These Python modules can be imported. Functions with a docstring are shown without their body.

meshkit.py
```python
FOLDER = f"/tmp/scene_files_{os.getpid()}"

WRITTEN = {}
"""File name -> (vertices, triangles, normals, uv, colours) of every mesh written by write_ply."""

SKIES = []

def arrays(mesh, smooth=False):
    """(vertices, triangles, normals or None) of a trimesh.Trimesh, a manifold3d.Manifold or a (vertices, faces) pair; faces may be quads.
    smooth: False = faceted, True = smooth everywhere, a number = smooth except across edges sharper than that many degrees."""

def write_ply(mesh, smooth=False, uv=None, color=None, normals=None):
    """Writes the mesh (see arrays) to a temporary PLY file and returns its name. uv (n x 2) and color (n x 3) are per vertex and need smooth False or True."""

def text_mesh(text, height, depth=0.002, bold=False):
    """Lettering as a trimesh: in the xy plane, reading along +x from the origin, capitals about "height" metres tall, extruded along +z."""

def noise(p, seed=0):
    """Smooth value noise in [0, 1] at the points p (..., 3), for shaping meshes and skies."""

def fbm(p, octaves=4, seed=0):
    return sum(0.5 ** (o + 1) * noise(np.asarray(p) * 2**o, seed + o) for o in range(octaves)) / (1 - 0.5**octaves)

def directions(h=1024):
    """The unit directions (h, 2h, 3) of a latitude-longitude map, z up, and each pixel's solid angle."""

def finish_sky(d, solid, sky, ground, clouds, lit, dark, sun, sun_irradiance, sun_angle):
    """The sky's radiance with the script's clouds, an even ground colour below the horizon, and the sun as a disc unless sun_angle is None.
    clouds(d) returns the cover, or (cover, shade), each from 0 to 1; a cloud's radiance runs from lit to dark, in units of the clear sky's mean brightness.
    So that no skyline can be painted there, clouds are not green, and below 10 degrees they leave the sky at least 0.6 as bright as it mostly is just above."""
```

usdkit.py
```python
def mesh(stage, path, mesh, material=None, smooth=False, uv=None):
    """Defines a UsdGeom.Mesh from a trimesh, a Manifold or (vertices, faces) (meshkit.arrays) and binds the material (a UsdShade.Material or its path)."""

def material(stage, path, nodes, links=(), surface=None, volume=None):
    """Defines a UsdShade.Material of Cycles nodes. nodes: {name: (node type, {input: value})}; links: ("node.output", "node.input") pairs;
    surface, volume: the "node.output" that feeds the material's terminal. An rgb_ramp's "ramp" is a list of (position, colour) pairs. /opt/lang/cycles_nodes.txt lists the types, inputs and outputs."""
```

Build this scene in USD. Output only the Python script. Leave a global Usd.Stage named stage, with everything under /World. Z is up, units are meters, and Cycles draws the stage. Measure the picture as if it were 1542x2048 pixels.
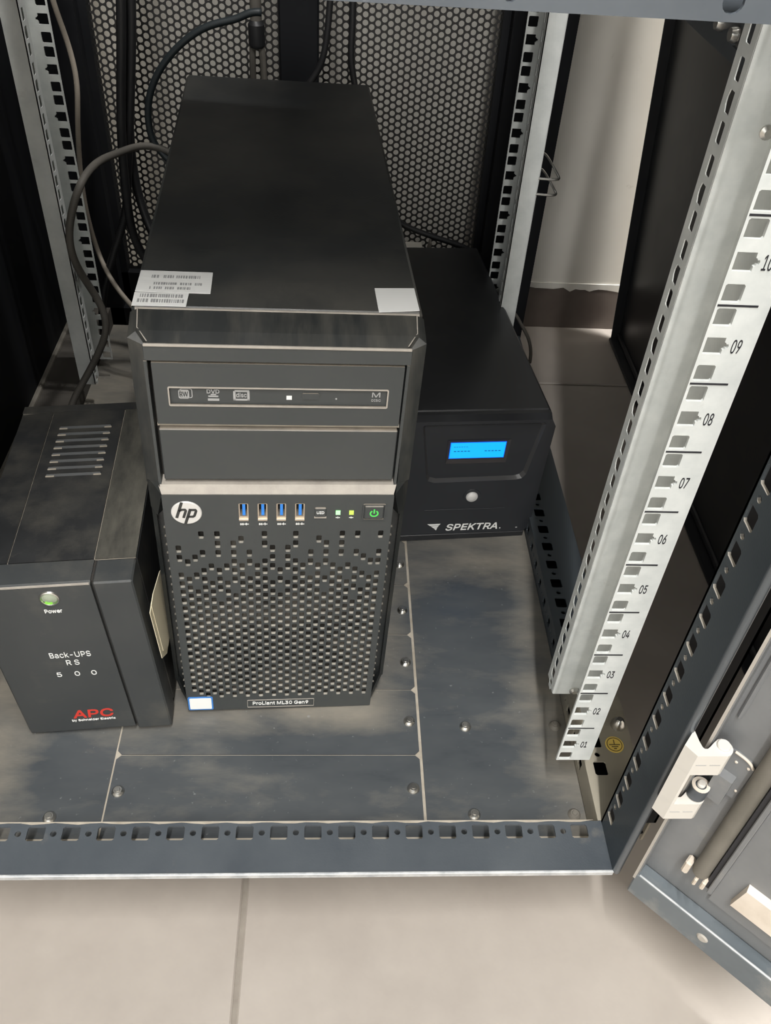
import math, random, numpy as np, trimesh, usdkit, meshkit
import manifold3d as m3
from manifold3d import Manifold, CrossSection
from pxr import Usd, UsdGeom, UsdLux, UsdShade, Gf, Sdf

random.seed(7)
RNG = np.random.default_rng(7)
stage = Usd.Stage.CreateInMemory()
UsdGeom.SetStageUpAxis(stage, UsdGeom.Tokens.z)
UsdGeom.SetStageMetersPerUnit(stage, 1.0)
UsdGeom.Xform.Define(stage, '/World')
UsdGeom.Scope.Define(stage, '/World/Looks')

# ------------------------------------------------------------------ camera
W, H, F = 1542.0, 2048.0, 1736.7
CAM = (0.0467, -0.3620, 0.5987)
from scipy.spatial.transform import Rotation as Rot
Rcv = Rot.from_rotvec([2.3186, -0.0111, 0.0819]).as_matrix()      # world -> camera (x right, y down, z forward)
cam = UsdGeom.Camera.Define(stage, '/World/camera')
cam.CreateHorizontalApertureAttr(36.0)
cam.CreateVerticalApertureAttr(36.0 * H / W)
cam.CreateFocalLengthAttr(36.0 * F / W)
cam.CreateClippingRangeAttr(Gf.Vec2f(0.02, 100))
M4 = Gf.Matrix4d(1.0)
rows = [Rcv[0], -Rcv[1], -Rcv[2]]
for i in range(3):
    M4.SetRow(i, Gf.Vec4d(*map(float, rows[i]), 0))
M4.SetRow(3, Gf.Vec4d(*CAM, 1))
cam.AddTransformOp().Set(M4)
cam.CreateExposureAttr(0.6)

# ------------------------------------------------------------------ light: ceiling lights, an added wall-strip lamp and an added front fill
ZF = -0.10            # floor level
WALL_Y = 0.825
def rect_light(name, pos, target, w, h, intensity, color=(1, 1, 1), up=(0, 1, 0.01)):
    l = UsdLux.RectLight.Define(stage, '/World/' + name)
    l.CreateWidthAttr(w); l.CreateHeightAttr(h); l.CreateIntensityAttr(intensity); l.CreateColorAttr(Gf.Vec3f(*color))
    d = Gf.Vec3d(*target) - Gf.Vec3d(*pos)
    m = Gf.Matrix4d(1).SetLookAt(Gf.Vec3d(*pos), Gf.Vec3d(*target), Gf.Vec3d(*up)).GetInverse()
    l.AddTransformOp().Set(m)
    return l
rect_light('ceiling_light', (0.10, -1.15, 2.55), (0.10, -1.15, 0), 0.06, 1.8, 180.0, (1.0, 0.985, 0.96), up=(0.164, 1.0, 0.01))
rect_light('ceiling_light_001', (0.45, -2.30, 2.55), (0.45, -2.30, 0), 0.5, 0.3, 25.0, (1.0, 0.985, 0.96))
rect_light('ceiling_light_002', (0.60, 0.52, 2.55), (0.60, 0.52, 0), 0.22, 0.25, 520.0, (1.0, 0.985, 0.96))  # added unseen lamp, placed to brighten the strip of back wall
rect_light('front_fill_light', (-1.0, -3.10, 1.45), (-1.0, 0.0, 1.45), 2.8, 1.8, 1.65, (0.95, 0.985, 1.0), up=(0, 0, 1))  # added soft fill from the left front, no window behind it

# ------------------------------------------------------------------ materials
LOOKS = {}
def mat(name, nodes, links, surface='p.BSDF'):
    if name not in LOOKS:
        LOOKS[name] = usdkit.material(stage, '/World/Looks/' + name, nodes, links, surface=surface)
    return LOOKS[name]

def plain(name, col, rough=0.5, metal=0.0, **kw):
    return mat(name, {'p': ('principled_bsdf', dict(base_color=col, roughness=rough, metallic=metal, **kw))}, [])

def glow(name, col, strength, base=(0.02, 0.02, 0.02)):
    return mat(name, {'p': ('principled_bsdf', dict(base_color=base, roughness=0.3, emission_color=col, emission_strength=strength))}, [])

def grained(name, a, b, scale=8, rough=(0.4, 0.6), metal=0.0, stretch=(1, 1, 1), bump=0.0, bscale=400, detail=6, dust=None, dust_lo=0.45, dust_hi=0.7, dust_scale=18, top=0.0, lo=0.35, hi=0.65, spec=0.5):
    """two tones broken up by noise; 'dust' lies on it in patches of noise, and (top > 0) on whatever faces up."""
    n = {'tc': ('texture_coordinate', {}), 'mp': ('mapping', dict(scale=stretch)),
         'n1': ('noise_texture', dict(scale=scale, detail=detail, roughness=0.6)),
         'r1': ('map_range', dict(from_min=lo, from_max=hi, to_min=0.0, to_max=1.0, clamp=True)),
         'mx': ('mix_color', dict(a=a, b=b)),
         'rr': ('map_range', dict(from_min=0.3, from_max=0.7, to_min=rough[0], to_max=rough[1], clamp=True)),
         'p': ('principled_bsdf', dict(metallic=metal, specular_ior_level=spec))}
    l = [('tc.object', 'mp.vector'), ('mp.vector', 'n1.vector'), ('n1.fac', 'r1.value'), ('r1.result', 'mx.fac'), ('n1.fac', 'rr.value'), ('rr.result', 'p.roughness')]
    out = 'mx.result'
    if dust is not None:
        n.update({'n2': ('noise_texture', dict(scale=dust_scale, detail=8, roughness=0.65)),
                  'r2': ('map_range', dict(from_min=dust_lo, from_max=dust_hi, to_min=0.0, to_max=1.0, clamp=True)),
                  'md': ('mix_color', dict(b=dust))})
        l += [('mp.vector', 'n2.vector'), ('n2.fac', 'r2.value'), (out, 'md.a')]
        if top > 0:
            n.update({'g': ('geometry', {}), 'sx': ('separate_xyz', {}), 'rz': ('map_range', dict(from_min=0.35, from_max=0.9, to_min=0.0, to_max=top, clamp=True)),
                      'mm': ('math', dict(math_type='multiply')), 'ma': ('math', dict(math_type='maximum')), 'r3': ('map_range', dict(from_min=0.2, from_max=0.6, to_min=0.35, to_max=1.0, clamp=True))})
            l += [('g.normal', 'sx.vector'), ('sx.z', 'rz.value'), ('n2.fac', 'r3.value'), ('rz.result', 'mm.value1'), ('r3.result', 'mm.value2'), ('mm.value', 'ma.value1'), ('r2.result', 'ma.value2'), ('ma.value', 'md.fac')]
        else:
            l += [('r2.result', 'md.fac')]
        out = 'md.result'
    l.append((out, 'p.base_color'))
    if bump > 0:
        n.update({'nb': ('noise_texture', dict(scale=bscale, detail=2)), 'bp': ('bump', dict(strength=bump, distance=0.001))})
        l += [('tc.object', 'nb.vector'), ('nb.fac', 'bp.height'), ('bp.normal', 'p.normal')]
    return mat(name, n, l)

DUST = (0.36, 0.31, 0.25)
DUSTL = (0.52, 0.47, 0.40)
M_tile = grained('floor_tile_stone', (0.345, 0.308, 0.275), (0.40, 0.36, 0.322), 9, (0.38, 0.5), bump=0.05, bscale=300)
M_grout = grained('grout', (0.24, 0.21, 0.18), (0.30, 0.27, 0.23), 60, (0.8, 0.9))
M_wall = grained('wall_paint', (0.64, 0.615, 0.56), (0.70, 0.675, 0.62), 6, (0.7, 0.85), dust=(0.42, 0.39, 0.34), dust_lo=0.66, dust_hi=0.8, dust_scale=26)
M_skirt = grained('skirting_tile', (0.10, 0.08, 0.07), (0.14, 0.115, 0.10), 14, (0.35, 0.5))
M_plaster = grained('plaster', (0.62, 0.60, 0.55), (0.70, 0.68, 0.63), 40, (0.8, 0.9))
M_ceil = plain('ceiling_paint', (0.55, 0.55, 0.53), 0.9)
M_frame = grained('frame_paint', (0.058, 0.068, 0.080), (0.074, 0.085, 0.097), 14, (0.33, 0.48), bump=0.06, bscale=700, dust=(0.20, 0.185, 0.16), dust_lo=0.60, dust_hi=0.85, dust_scale=22, top=0.0)
M_post = grained('post_paint', (0.036, 0.047, 0.056), (0.046, 0.058, 0.068), 14, (0.33, 0.48), bump=0.06, bscale=700, dust=(0.48, 0.44, 0.38), dust_lo=0.72, dust_hi=0.95, dust_scale=22, top=1.0)
M_roll = plain('rolled_edge_paint', (0.13, 0.145, 0.16), 0.25, 0.6)
M_trim = plain('door_edge_cream', (0.42, 0.39, 0.35), 0.6)
M_beamd = grained('beam_dust', (0.045, 0.040, 0.034), (0.068, 0.060, 0.050), 10, (0.8, 0.9))
M_frame_d = mat('frame_paint_dusty', {'g': ('geometry', {}), 'sx': ('separate_xyz', {}), 'n1': ('noise_texture', dict(scale=14, detail=7, roughness=0.6)), 'n2': ('noise_texture', dict(scale=45, detail=6, roughness=0.65)),
    'ya': ('map_range', dict(range_type='smoothstep', from_min=0.16, from_max=0.03, to_min=0.0, to_max=0.75, clamp=True)), 'ad': ('math', dict(math_type='multiply_add', value2=0.42)), 'rd': ('map_range', dict(from_min=0.50, from_max=0.92, to_min=0.0, to_max=0.95, clamp=True)),
    'mx': ('mix_color', dict(a=(0.038, 0.047, 0.055), b=(0.054, 0.063, 0.070))), 'md': ('mix_color', dict(b=(0.33, 0.30, 0.24))), 'p': ('principled_bsdf', dict(roughness=0.5))},
    [('g.position', 'sx.vector'), ('g.position', 'n1.vector'), ('g.position', 'n2.vector'), ('n1.fac', 'mx.fac'), ('sx.y', 'ya.value'), ('n2.fac', 'ad.value1'), ('ya.result', 'ad.value3'), ('ad.value', 'rd.value'), ('mx.result', 'md.a'), ('rd.result', 'md.fac'), ('md.result', 'p.base_color')])
def tray_material():
    n = {'tc': ('texture_coordinate', {}), 'mp': ('mapping', dict(scale=(1.2, 3.2, 1.0), rotation=(0, 0, 0.35))), 'g': ('geometry', {}), 'sx': ('separate_xyz', {}),
         'n1': ('noise_texture', dict(scale=7, detail=9, roughness=0.62)), 'n2': ('noise_texture', dict(scale=8, detail=10, roughness=0.62, distortion=0.2)), 'n3': ('noise_texture', dict(scale=240, detail=2)),
         'r1': ('map_range', dict(from_min=0.35, from_max=0.65, to_min=0.0, to_max=1.0, clamp=True)), 'mx': ('mix_color', dict(a=(0.054, 0.061, 0.068), b=(0.074, 0.081, 0.086))),
         'ya': ('map_range', dict(range_type='smoothstep', from_min=0.030, from_max=0.072, to_min=0.0, to_max=1.0, clamp=True)), 'xa': ('map_range', dict(from_min=0.085, from_max=0.135, to_min=1.0, to_max=0.0, clamp=True)),
         'yb': ('map_range', dict(range_type='smoothstep', from_min=0.13, from_max=0.29, to_min=0.0, to_max=1.0, clamp=True)), 'xb': ('map_range', dict(range_type='smoothstep', from_min=0.185, from_max=0.262, to_min=0.0, to_max=1.0, clamp=True)),
         'xc': ('map_range', dict(from_min=-0.17, from_max=-0.215, to_min=0.0, to_max=1.0, clamp=True)),
         'm1': ('math', dict(math_type='multiply')), 'm5': ('math', dict(math_type='multiply')), 'm6': ('math', dict(math_type='multiply')), 'yc': ('map_range', dict(from_min=0.09, from_max=0.16, to_min=1.0, to_max=0.0, clamp=True)), 'xd': ('map_range', dict(from_min=0.0, from_max=0.10, to_min=0.0, to_max=0.8, clamp=True)), 'm2': ('math', dict(math_type='maximum')), 'm3': ('math', dict(math_type='maximum')), 'm4': ('math', dict(math_type='maximum')),  # xd and yc keep dust off the left rear, imitating its shade
         'ad': ('math', dict(math_type='multiply_add', value2=0.34)), 'rd': ('map_range', dict(from_min=0.53, from_max=1.02, to_min=0.0, to_max=0.9, clamp=True)),
         'md': ('mix_color', dict(b=(0.27, 0.243, 0.197))), 'rs': ('map_range', dict(from_min=0.70, from_max=0.80, to_min=0.0, to_max=0.5, clamp=True)), 'ms': ('mix_color', dict(b=(0.30, 0.31, 0.31))),
         'rr': ('map_range', dict(from_min=0.3, from_max=0.7, to_min=0.30, to_max=0.55, clamp=True)), 'p': ('principled_bsdf', {})}
    l = [('tc.object', 'mp.vector'), ('mp.vector', 'n1.vector'), ('mp.vector', 'n2.vector'), ('tc.object', 'n3.vector'), ('n1.fac', 'r1.value'), ('r1.result', 'mx.fac'), ('g.position', 'sx.vector'),
         ('sx.y', 'ya.value'), ('sx.x', 'xa.value'), ('ya.result', 'm1.value1'), ('xa.result', 'm1.value2'), ('sx.y', 'yb.value'), ('sx.x', 'xd.value'), ('yb.result', 'm5.value1'), ('xd.result', 'm5.value2'), ('sx.x', 'xb.value'), ('sx.x', 'xc.value'),
         ('m1.value', 'm2.value1'), ('m5.value', 'm2.value2'), ('m2.value', 'm3.value1'), ('xb.result', 'm3.value2'), ('m3.value', 'm4.value1'), ('xc.result', 'm6.value1'), ('sx.y', 'yc.value'), ('yc.result', 'm6.value2'), ('m6.value', 'm4.value2'),
         ('m4.value', 'ad.value1'), ('n2.fac', 'ad.value3'), ('ad.value', 'rd.value'), ('mx.result', 'md.a'), ('rd.result', 'md.fac'),
         ('n3.fac', 'rs.value'), ('md.result', 'ms.a'), ('rs.result', 'ms.fac'), ('ms.result', 'p.base_color'), ('n1.fac', 'rr.value'), ('rr.result', 'p.roughness')]
    return mat('tray_paint', n, l)
M_tray = tray_material()
M_dustfill = grained('settled_dust', (0.34, 0.30, 0.24), (0.44, 0.395, 0.33), 60, (0.9, 1.0))
M_edge = grained('edge_highlight_grey', (0.42, 0.44, 0.46), (0.66, 0.67, 0.67), 90, (0.35, 0.5), metal=0.3)  # light grey standing for highlights on the worn lip and door ridge
M_black = grained('black_paint', (0.005, 0.0055, 0.007), (0.009, 0.0095, 0.011), 8, (0.6, 0.75), spec=0.2)
M_mesh = plain('mesh_paint', (0.016, 0.015, 0.014), 0.6)
M_zinc = grained('galvanised_steel', (0.62, 0.645, 0.63), (0.72, 0.74, 0.72), 55, (0.42, 0.58), metal=0.08, dust=(0.52, 0.52, 0.49), dust_lo=0.62, dust_hi=0.85, dust_scale=70)
M_print = plain('black_print', (0.02, 0.02, 0.024), 0.6)
M_chrome = plain('bright_bolt_steel', (0.62, 0.61, 0.58), 0.28, 1.0)
M_hptop = grained('case_black', (0.026, 0.029, 0.030), (0.044, 0.047, 0.047), 9, (0.34, 0.46), bump=0.05, bscale=900, dust=(0.12, 0.113, 0.098), dust_lo=0.40, dust_hi=0.85, dust_scale=7)
M_hpf = grained('bezel_grey', (0.043, 0.048, 0.049), (0.052, 0.056, 0.056), 10, (0.45, 0.6), bump=0.05, bscale=900, dust=DUST, dust_lo=0.72, dust_hi=1.0, dust_scale=25, top=0.85)
M_hpb = grained('bezel_black', (0.016, 0.018, 0.018), (0.026, 0.028, 0.028), 12, (0.3, 0.45), dust=(0.10, 0.094, 0.08), dust_lo=0.46, dust_hi=0.95, dust_scale=16, stretch=(2.5, 0.6, 0.6))
M_hpgr = grained('grille_grey', (0.043, 0.048, 0.049), (0.052, 0.056, 0.056), 10, (0.45, 0.6), bump=0.05, bscale=900, dust=(0.40, 0.375, 0.325), dust_lo=0.80, dust_hi=1.0, dust_scale=25, top=1.0)
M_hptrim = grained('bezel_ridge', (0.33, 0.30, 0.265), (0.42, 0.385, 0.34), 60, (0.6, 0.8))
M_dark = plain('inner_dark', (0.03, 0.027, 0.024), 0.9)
M_foam = grained('grille_backing', (0.035, 0.032, 0.028), (0.15, 0.138, 0.118), 22, (0.9, 1.0), lo=0.42, hi=0.6)
M_steel = plain('port_steel', (0.55, 0.47, 0.38), 0.35, 0.7)
M_blue = plain('port_blue', (0.03, 0.22, 0.72), 0.4)
M_white = plain('white_print', (0.82, 0.82, 0.80), 0.6)
M_silver = plain('badge_silver', (0.70, 0.69, 0.67), 0.4, 0.25)
M_paperw = plain('label_paper', (0.90, 0.90, 0.88), 0.6)
M_grey = plain('grey_print', (0.36, 0.36, 0.36), 0.7)
M_green = glow('green_lamp', (0.25, 1.0, 0.25), 1.6, (0.1, 0.3, 0.1))
M_lime = glow('lime_lamp', (0.55, 0.8, 0.10), 0.7, (0.2, 0.3, 0.05))
M_symb = glow('power_glow', (0.10, 0.8, 0.12), 0.6, (0.02, 0.1, 0.02))
M_lcd = glow('lcd_blue', (0.0, 0.36, 1.0), 1.0)
M_lcdedge = glow('lcd_edge', (0.0, 0.10, 1.0), 0.9)
M_lcdtxt = plain('lcd_segment', (0.0, 0.10, 0.32), 0.6)
M_apc = grained('ups_black', (0.020, 0.021, 0.022), (0.032, 0.033, 0.034), 10, (0.4, 0.55), bump=0.06, bscale=900, dust=(0.12, 0.112, 0.092), dust_lo=0.46, dust_hi=0.85, dust_scale=11)
M_apcd = grained('ups_black_dusty', (0.030, 0.030, 0.028), (0.050, 0.049, 0.043), 10, (0.45, 0.6), bump=0.06, bscale=900, stretch=(2.2, 0.7, 1), dust=(0.19, 0.178, 0.145), dust_lo=0.36, dust_hi=0.85, dust_scale=14)
M_apcf = grained('ups_front_grey', (0.040, 0.044, 0.046), (0.052, 0.055, 0.056), 10, (0.45, 0.6), bump=0.05, bscale=900, dust=(0.12, 0.112, 0.095), dust_lo=0.55, dust_hi=0.95, dust_scale=14)
M_red = plain('red_print', (0.62, 0.045, 0.03), 0.5)
M_spk = grained('ups_coal', (0.014, 0.015, 0.017), (0.022, 0.023, 0.026), 9, (0.36, 0.5), bump=0.04, bscale=900, dust=(0.05, 0.052, 0.052), dust_lo=0.5, dust_hi=0.9, dust_scale=8)
M_spkf = grained('ups_coal_front', (0.020, 0.022, 0.026), (0.027, 0.029, 0.033), 9, (0.38, 0.5))
M_hinge = plain('hinge_plastic', (0.66, 0.63, 0.58), 0.45)
M_door = grained('door_paint', (0.16, 0.165, 0.17), (0.21, 0.215, 0.22), 8, (0.3, 0.45), bump=0.04, bscale=600, dust=(0.34, 0.32, 0.28), dust_lo=0.6, dust_hi=0.9, dust_scale=16)
M_doorb = grained('door_paint_blue', (0.105, 0.125, 0.14), (0.15, 0.17, 0.185), 9, (0.3, 0.45), dust=(0.36, 0.34, 0.30), dust_lo=0.55, dust_hi=0.85, dust_scale=14)
M_rod = grained('rod_zinc', (0.13, 0.12, 0.10), (0.18, 0.165, 0.14), 20, (0.5, 0.7))
M_foamc = grained('cream_pad', (0.62, 0.54, 0.45), (0.74, 0.66, 0.57), 30, (0.8, 0.95))
M_yellow = plain('sticker_yellow', (0.88, 0.66, 0.16), 0.5)
M_yprint = plain('sticker_brown_print', (0.16, 0.11, 0.03), 0.6)
M_cableb = plain('cable_black', (0.012, 0.012, 0.013), 0.5)
M_cablet = plain('cable_teal', (0.014, 0.020, 0.023), 0.5)
M_cableg = grained('cable_grey', (0.085, 0.078, 0.068), (0.115, 0.105, 0.09), 20, (0.6, 0.7))
M_cabley = grained('cable_beige', (0.34, 0.30, 0.245), (0.42, 0.37, 0.31), 20, (0.6, 0.7))
M_plug = plain('plug_cream', (0.55, 0.52, 0.46), 0.5)
M_env = grained('paper_cream', (0.62, 0.56, 0.40), (0.72, 0.66, 0.50), 12, (0.8, 0.9), stretch=(1, 1, 0.3))
M_panel = grained('side_panel_black', (0.018, 0.019, 0.021), (0.028, 0.029, 0.032), 4, (0.30, 0.42), bump=0.03, bscale=500)
M_bluelbl = plain('sticker_blue', (0.05, 0.22, 0.62), 0.4)
M_shelf = grained('shelf_paint', (0.075, 0.088, 0.105), (0.10, 0.115, 0.132), 10, (0.35, 0.5), dust=(0.34, 0.35, 0.36), dust_lo=0.66, dust_hi=0.85, dust_scale=24)

# ------------------------------------------------------------------ building helpers
NAMES = {}
def path_of(parent, name):
    base = (parent if isinstance(parent, str) else str(parent.GetPath())) if parent is not None else '/World'
    k = (base, name)
    i = NAMES.get(k, 0); NAMES[k] = i + 1
    return base + '/' + (name if i == 0 else '%s_%03d' % (name, i))

def tag(p, label=None, category=None, group=None, kind=None):
    p = p.GetPrim()
    for k, v in (('label', label), ('category', category), ('group', group), ('kind', kind)):
        if v: p.SetCustomDataByKey(k, v)
    return p

def obj(name, mesh, m, parent=None, smooth=30, **kw):
    if isinstance(mesh, list): mesh = join(mesh)
    pr = usdkit.mesh(stage, path_of(parent, name), mesh, m, smooth=smooth).GetPrim()
    tag(pr, **kw)
    return pr

def objs(name, meshes, m, parent=None, **kw):
    return [obj(name, q, m, parent, **kw) for q in meshes]

def thing(name, label, category, matrix=None, group=None):
    x = UsdGeom.Xform.Define(stage, path_of(None, name))
    if matrix is not None:
        g = Gf.Matrix4d(*[float(v) for v in np.asarray(matrix).T.ravel()])
        x.AddTransformOp().Set(g)
    return tag(x, label, category, group)

def tri(m):
    v, f, _ = meshkit.arrays(m)
    return trimesh.Trimesh(v, f, process=False)
def join(ms):
    return trimesh.util.concatenate([tri(m) for m in ms])

def box(x0, x1, y0, y1, z0, z1, c=0.0):
    x0, x1 = min(x0, x1), max(x0, x1); y0, y1 = min(y0, y1), max(y0, y1); z0, z1 = min(z0, z1), max(z0, z1)
    if c <= 0:
        b = trimesh.creation.box((x1 - x0, y1 - y0, z1 - z0)); b.apply_translation(((x0 + x1) / 2, (y0 + y1) / 2, (z0 + z1) / 2)); return b
    pts = []
    for X, sx in ((x0, 1), (x1, -1)):
        for Y, sy in ((y0, 1), (y1, -1)):
            for Z, sz in ((z0, 1), (z1, -1)):
                pts += [(X, Y + sy * c, Z + sz * c), (X + sx * c, Y, Z + sz * c), (X + sx * c, Y + sy * c, Z)]
    return tri(Manifold.hull_points(np.array(pts)))
def hull(pts): return tri(Manifold.hull_points(np.array(pts, float)))

def circ(cx, cy, r, n=12, ry=None):
    a = np.arange(n) * 2 * math.pi / n + math.pi / n
    return np.stack([cx + r * np.cos(a), cy + (ry or r) * np.sin(a)], 1)
def rect(x0, x1, y0, y1, r=0.0, n=2):
    if r <= 0: return np.array([(x0, y0), (x1, y0), (x1, y1), (x0, y1)], float)
    o = []
    for cx, cy, a0 in ((x1 - r, y0 + r, -90), (x1 - r, y1 - r, 0), (x0 + r, y1 - r, 90), (x0 + r, y0 + r, 180)):
        for k in range(n + 1):
            a = math.radians(a0 + 90 * k / n); o.append((cx + r * math.cos(a), cy + r * math.sin(a)))
    return np.array(o)

AX = {'xy': np.eye(3), 'xz': np.array([[1, 0, 0], [0, 0, 1], [0, 1, 0]], float).T, 'yz': np.array([[0, 0, 1], [1, 0, 0], [0, 1, 0]], float)}
def plate(outer, holes, t, plane='xy', at=0.0):
    """polygon 'outer' with 'holes' in the named plane, from 'at' to at + t along the third axis."""
    cs = CrossSection([np.asarray(outer, float)], m3.FillRule.EvenOdd) if len(holes) == 0 else CrossSection([np.asarray(outer, float)] + [np.asarray(h, float) for h in holes], m3.FillRule.EvenOdd)
    m = Manifold.extrude(cs, abs(t))
    v, f, _ = meshkit.arrays(m)
    v = v + np.array([0, 0, at if t > 0 else at + t])
    v = v @ AX[plane].T
    if np.linalg.det(AX[plane]) < 0: f = f[:, ::-1]
    return trimesh.Trimesh(v, f, process=False)

def tube(pts, r, sides=10, spline=True, caps=True):
    p = np.array(pts, float)
    if spline and len(p) > 2:
        from scipy.interpolate import CubicSpline
        d = np.r_[0, np.cumsum(np.linalg.norm(np.diff(p, axis=0), axis=1) ** 0.5)]
        p = CubicSpline(d, p)(np.linspace(0, d[-1], 6 * len(p)))
    t = np.gradient(p, axis=0); t /= np.linalg.norm(t, axis=1, keepdims=True)
    a = np.cross(t[0], [0.3, 0.9, 0.2]); a /= np.linalg.norm(a)
    V = []
    for i in range(len(p)):
        a = a - t[i] * (a @ t[i]); a /= np.linalg.norm(a); b = np.cross(t[i], a)
        an = np.arange(sides) * 2 * math.pi / sides
        V.append(p[i] + r * (np.cos(an)[:, None] * a + np.sin(an)[:, None] * b))
    V = np.vstack(V); Fc = []
    n = len(p)
    for i in range(n - 1):
        for j in range(sides):
            q = [i * sides + j, i * sides + (j + 1) % sides, (i + 1) * sides + (j + 1) % sides, (i + 1) * sides + j]
            Fc += [[q[0], q[1], q[2]], [q[0], q[2], q[3]]]
    k = len(V)
    V = np.vstack([V, p[:1], p[-1:]])
    for j in range(sides):
        Fc.append([k, (j + 1) % sides, j]); Fc.append([k + 1, (n - 1) * sides + j, (n - 1) * sides + (j + 1) % sides])
    return trimesh.Trimesh(V, np.array(Fc), process=False)

def lathe(profile, axis='z', at=(0, 0, 0), n=20):
    m = trimesh.creation.revolve(np.array(profile, float), sections=n)
    if axis == 'y': m.apply_transform(trimesh.transformations.rotation_matrix(math.pi / 2, [1, 0, 0]))      # +z -> -y
    if axis == 'x': m.apply_transform(trimesh.transformations.rotation_matrix(-math.pi / 2, [0, 1, 0]))     # +z -> -x
    m.apply_translation(at); return m

def text_xz(s, height, x, z, y, bold=False, xs=1.0, shear=0.0, depth=0.0003, center=True, width=None):
    """lettering on a front (facing -y): centred on x, baseline at z, its face at y - depth."""
    t = meshkit.text_mesh(s, height, depth, bold)
    v = np.array(t.vertices); v[:, 0] -= v[:, 0].min()
    if width: xs = width / v[:, 0].max()
    v[:, 0] = v[:, 0] * xs + shear * v[:, 1]
    if center: v[:, 0] -= (v[:, 0].max() + v[:, 0].min()) / 2
    o = np.stack([x + v[:, 0], y - v[:, 2], z + v[:, 1]], 1)
    return trimesh.Trimesh(o, np.array(t.faces), process=False)

def mirror_x(m):
    m = tri(m); v = np.array(m.vertices); v[:, 0] *= -1
    return trimesh.Trimesh(v, np.array(m.faces)[:, ::-1], process=False)
def mapv(m, fn, flip=False):
    m = tri(m); v = fn(np.array(m.vertices)); f = np.array(m.faces)
    return trimesh.Trimesh(v, f[:, ::-1] if flip else f, process=False)

def pose(t, rz=0.0, ry=0.0, rx=0.0):
    m = np.eye(4); m[:3, :3] = Rot.from_euler('ZYX', [rz, ry, rx]).as_matrix(); m[:3, 3] = t
    return m

# ------------------------------------------------------------------ the room
floor = UsdGeom.Xform.Define(stage, path_of(None, 'floor')).GetPrim(); tag(floor, 'beige stone tile floor with dark grout joints', None, None, 'structure')
obj('grout_bed', box(-2.7, 3.3, -3.2, WALL_Y + 0.02, ZF - 0.03, ZF - 0.0025), M_grout, floor, smooth=False)
TS = 0.60; GX, GY = -0.0165, 0.667
for i in range(-4, 5):
    for j in range(-6, 1):
        x0 = GX + i * TS + 0.002; x1 = GX + (i + 1) * TS - 0.002; y0 = GY + j * TS + 0.002; y1 = GY + (j + 1) * TS - 0.002
        y1 = min(y1, WALL_Y); x1 = min(x1, 3.3)
        if x1 < x0: continue
        obj('tile', box(x0, x1, y0, y1, ZF - 0.012, ZF, 0.0012), M_tile, floor, smooth=False)
def struct(name, mesh, m, label):
    return obj(name, mesh, m, None, smooth=False, label=label, kind='structure')
struct('wall_back', box(-2.7, 3.3, WALL_Y, WALL_Y + 0.1, ZF - 0.03, 2.6), M_wall, 'off-white painted wall behind the cabinet, partly in shade')
struct('wall_left', box(-2.8, -2.7, -3.2, WALL_Y, ZF - 0.03, 2.6), M_wall, 'off-white painted wall to the left of the cabinet')
struct('wall_right', box(3.3, 3.4, -3.2, WALL_Y, ZF - 0.03, 2.6), M_wall, 'off-white painted wall to the right of the cabinet')
struct('wall_front', box(-2.8, 3.4, -3.3, -3.2, ZF - 0.03, 2.6), M_wall, 'off-white painted wall facing the cabinet front')
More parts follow.
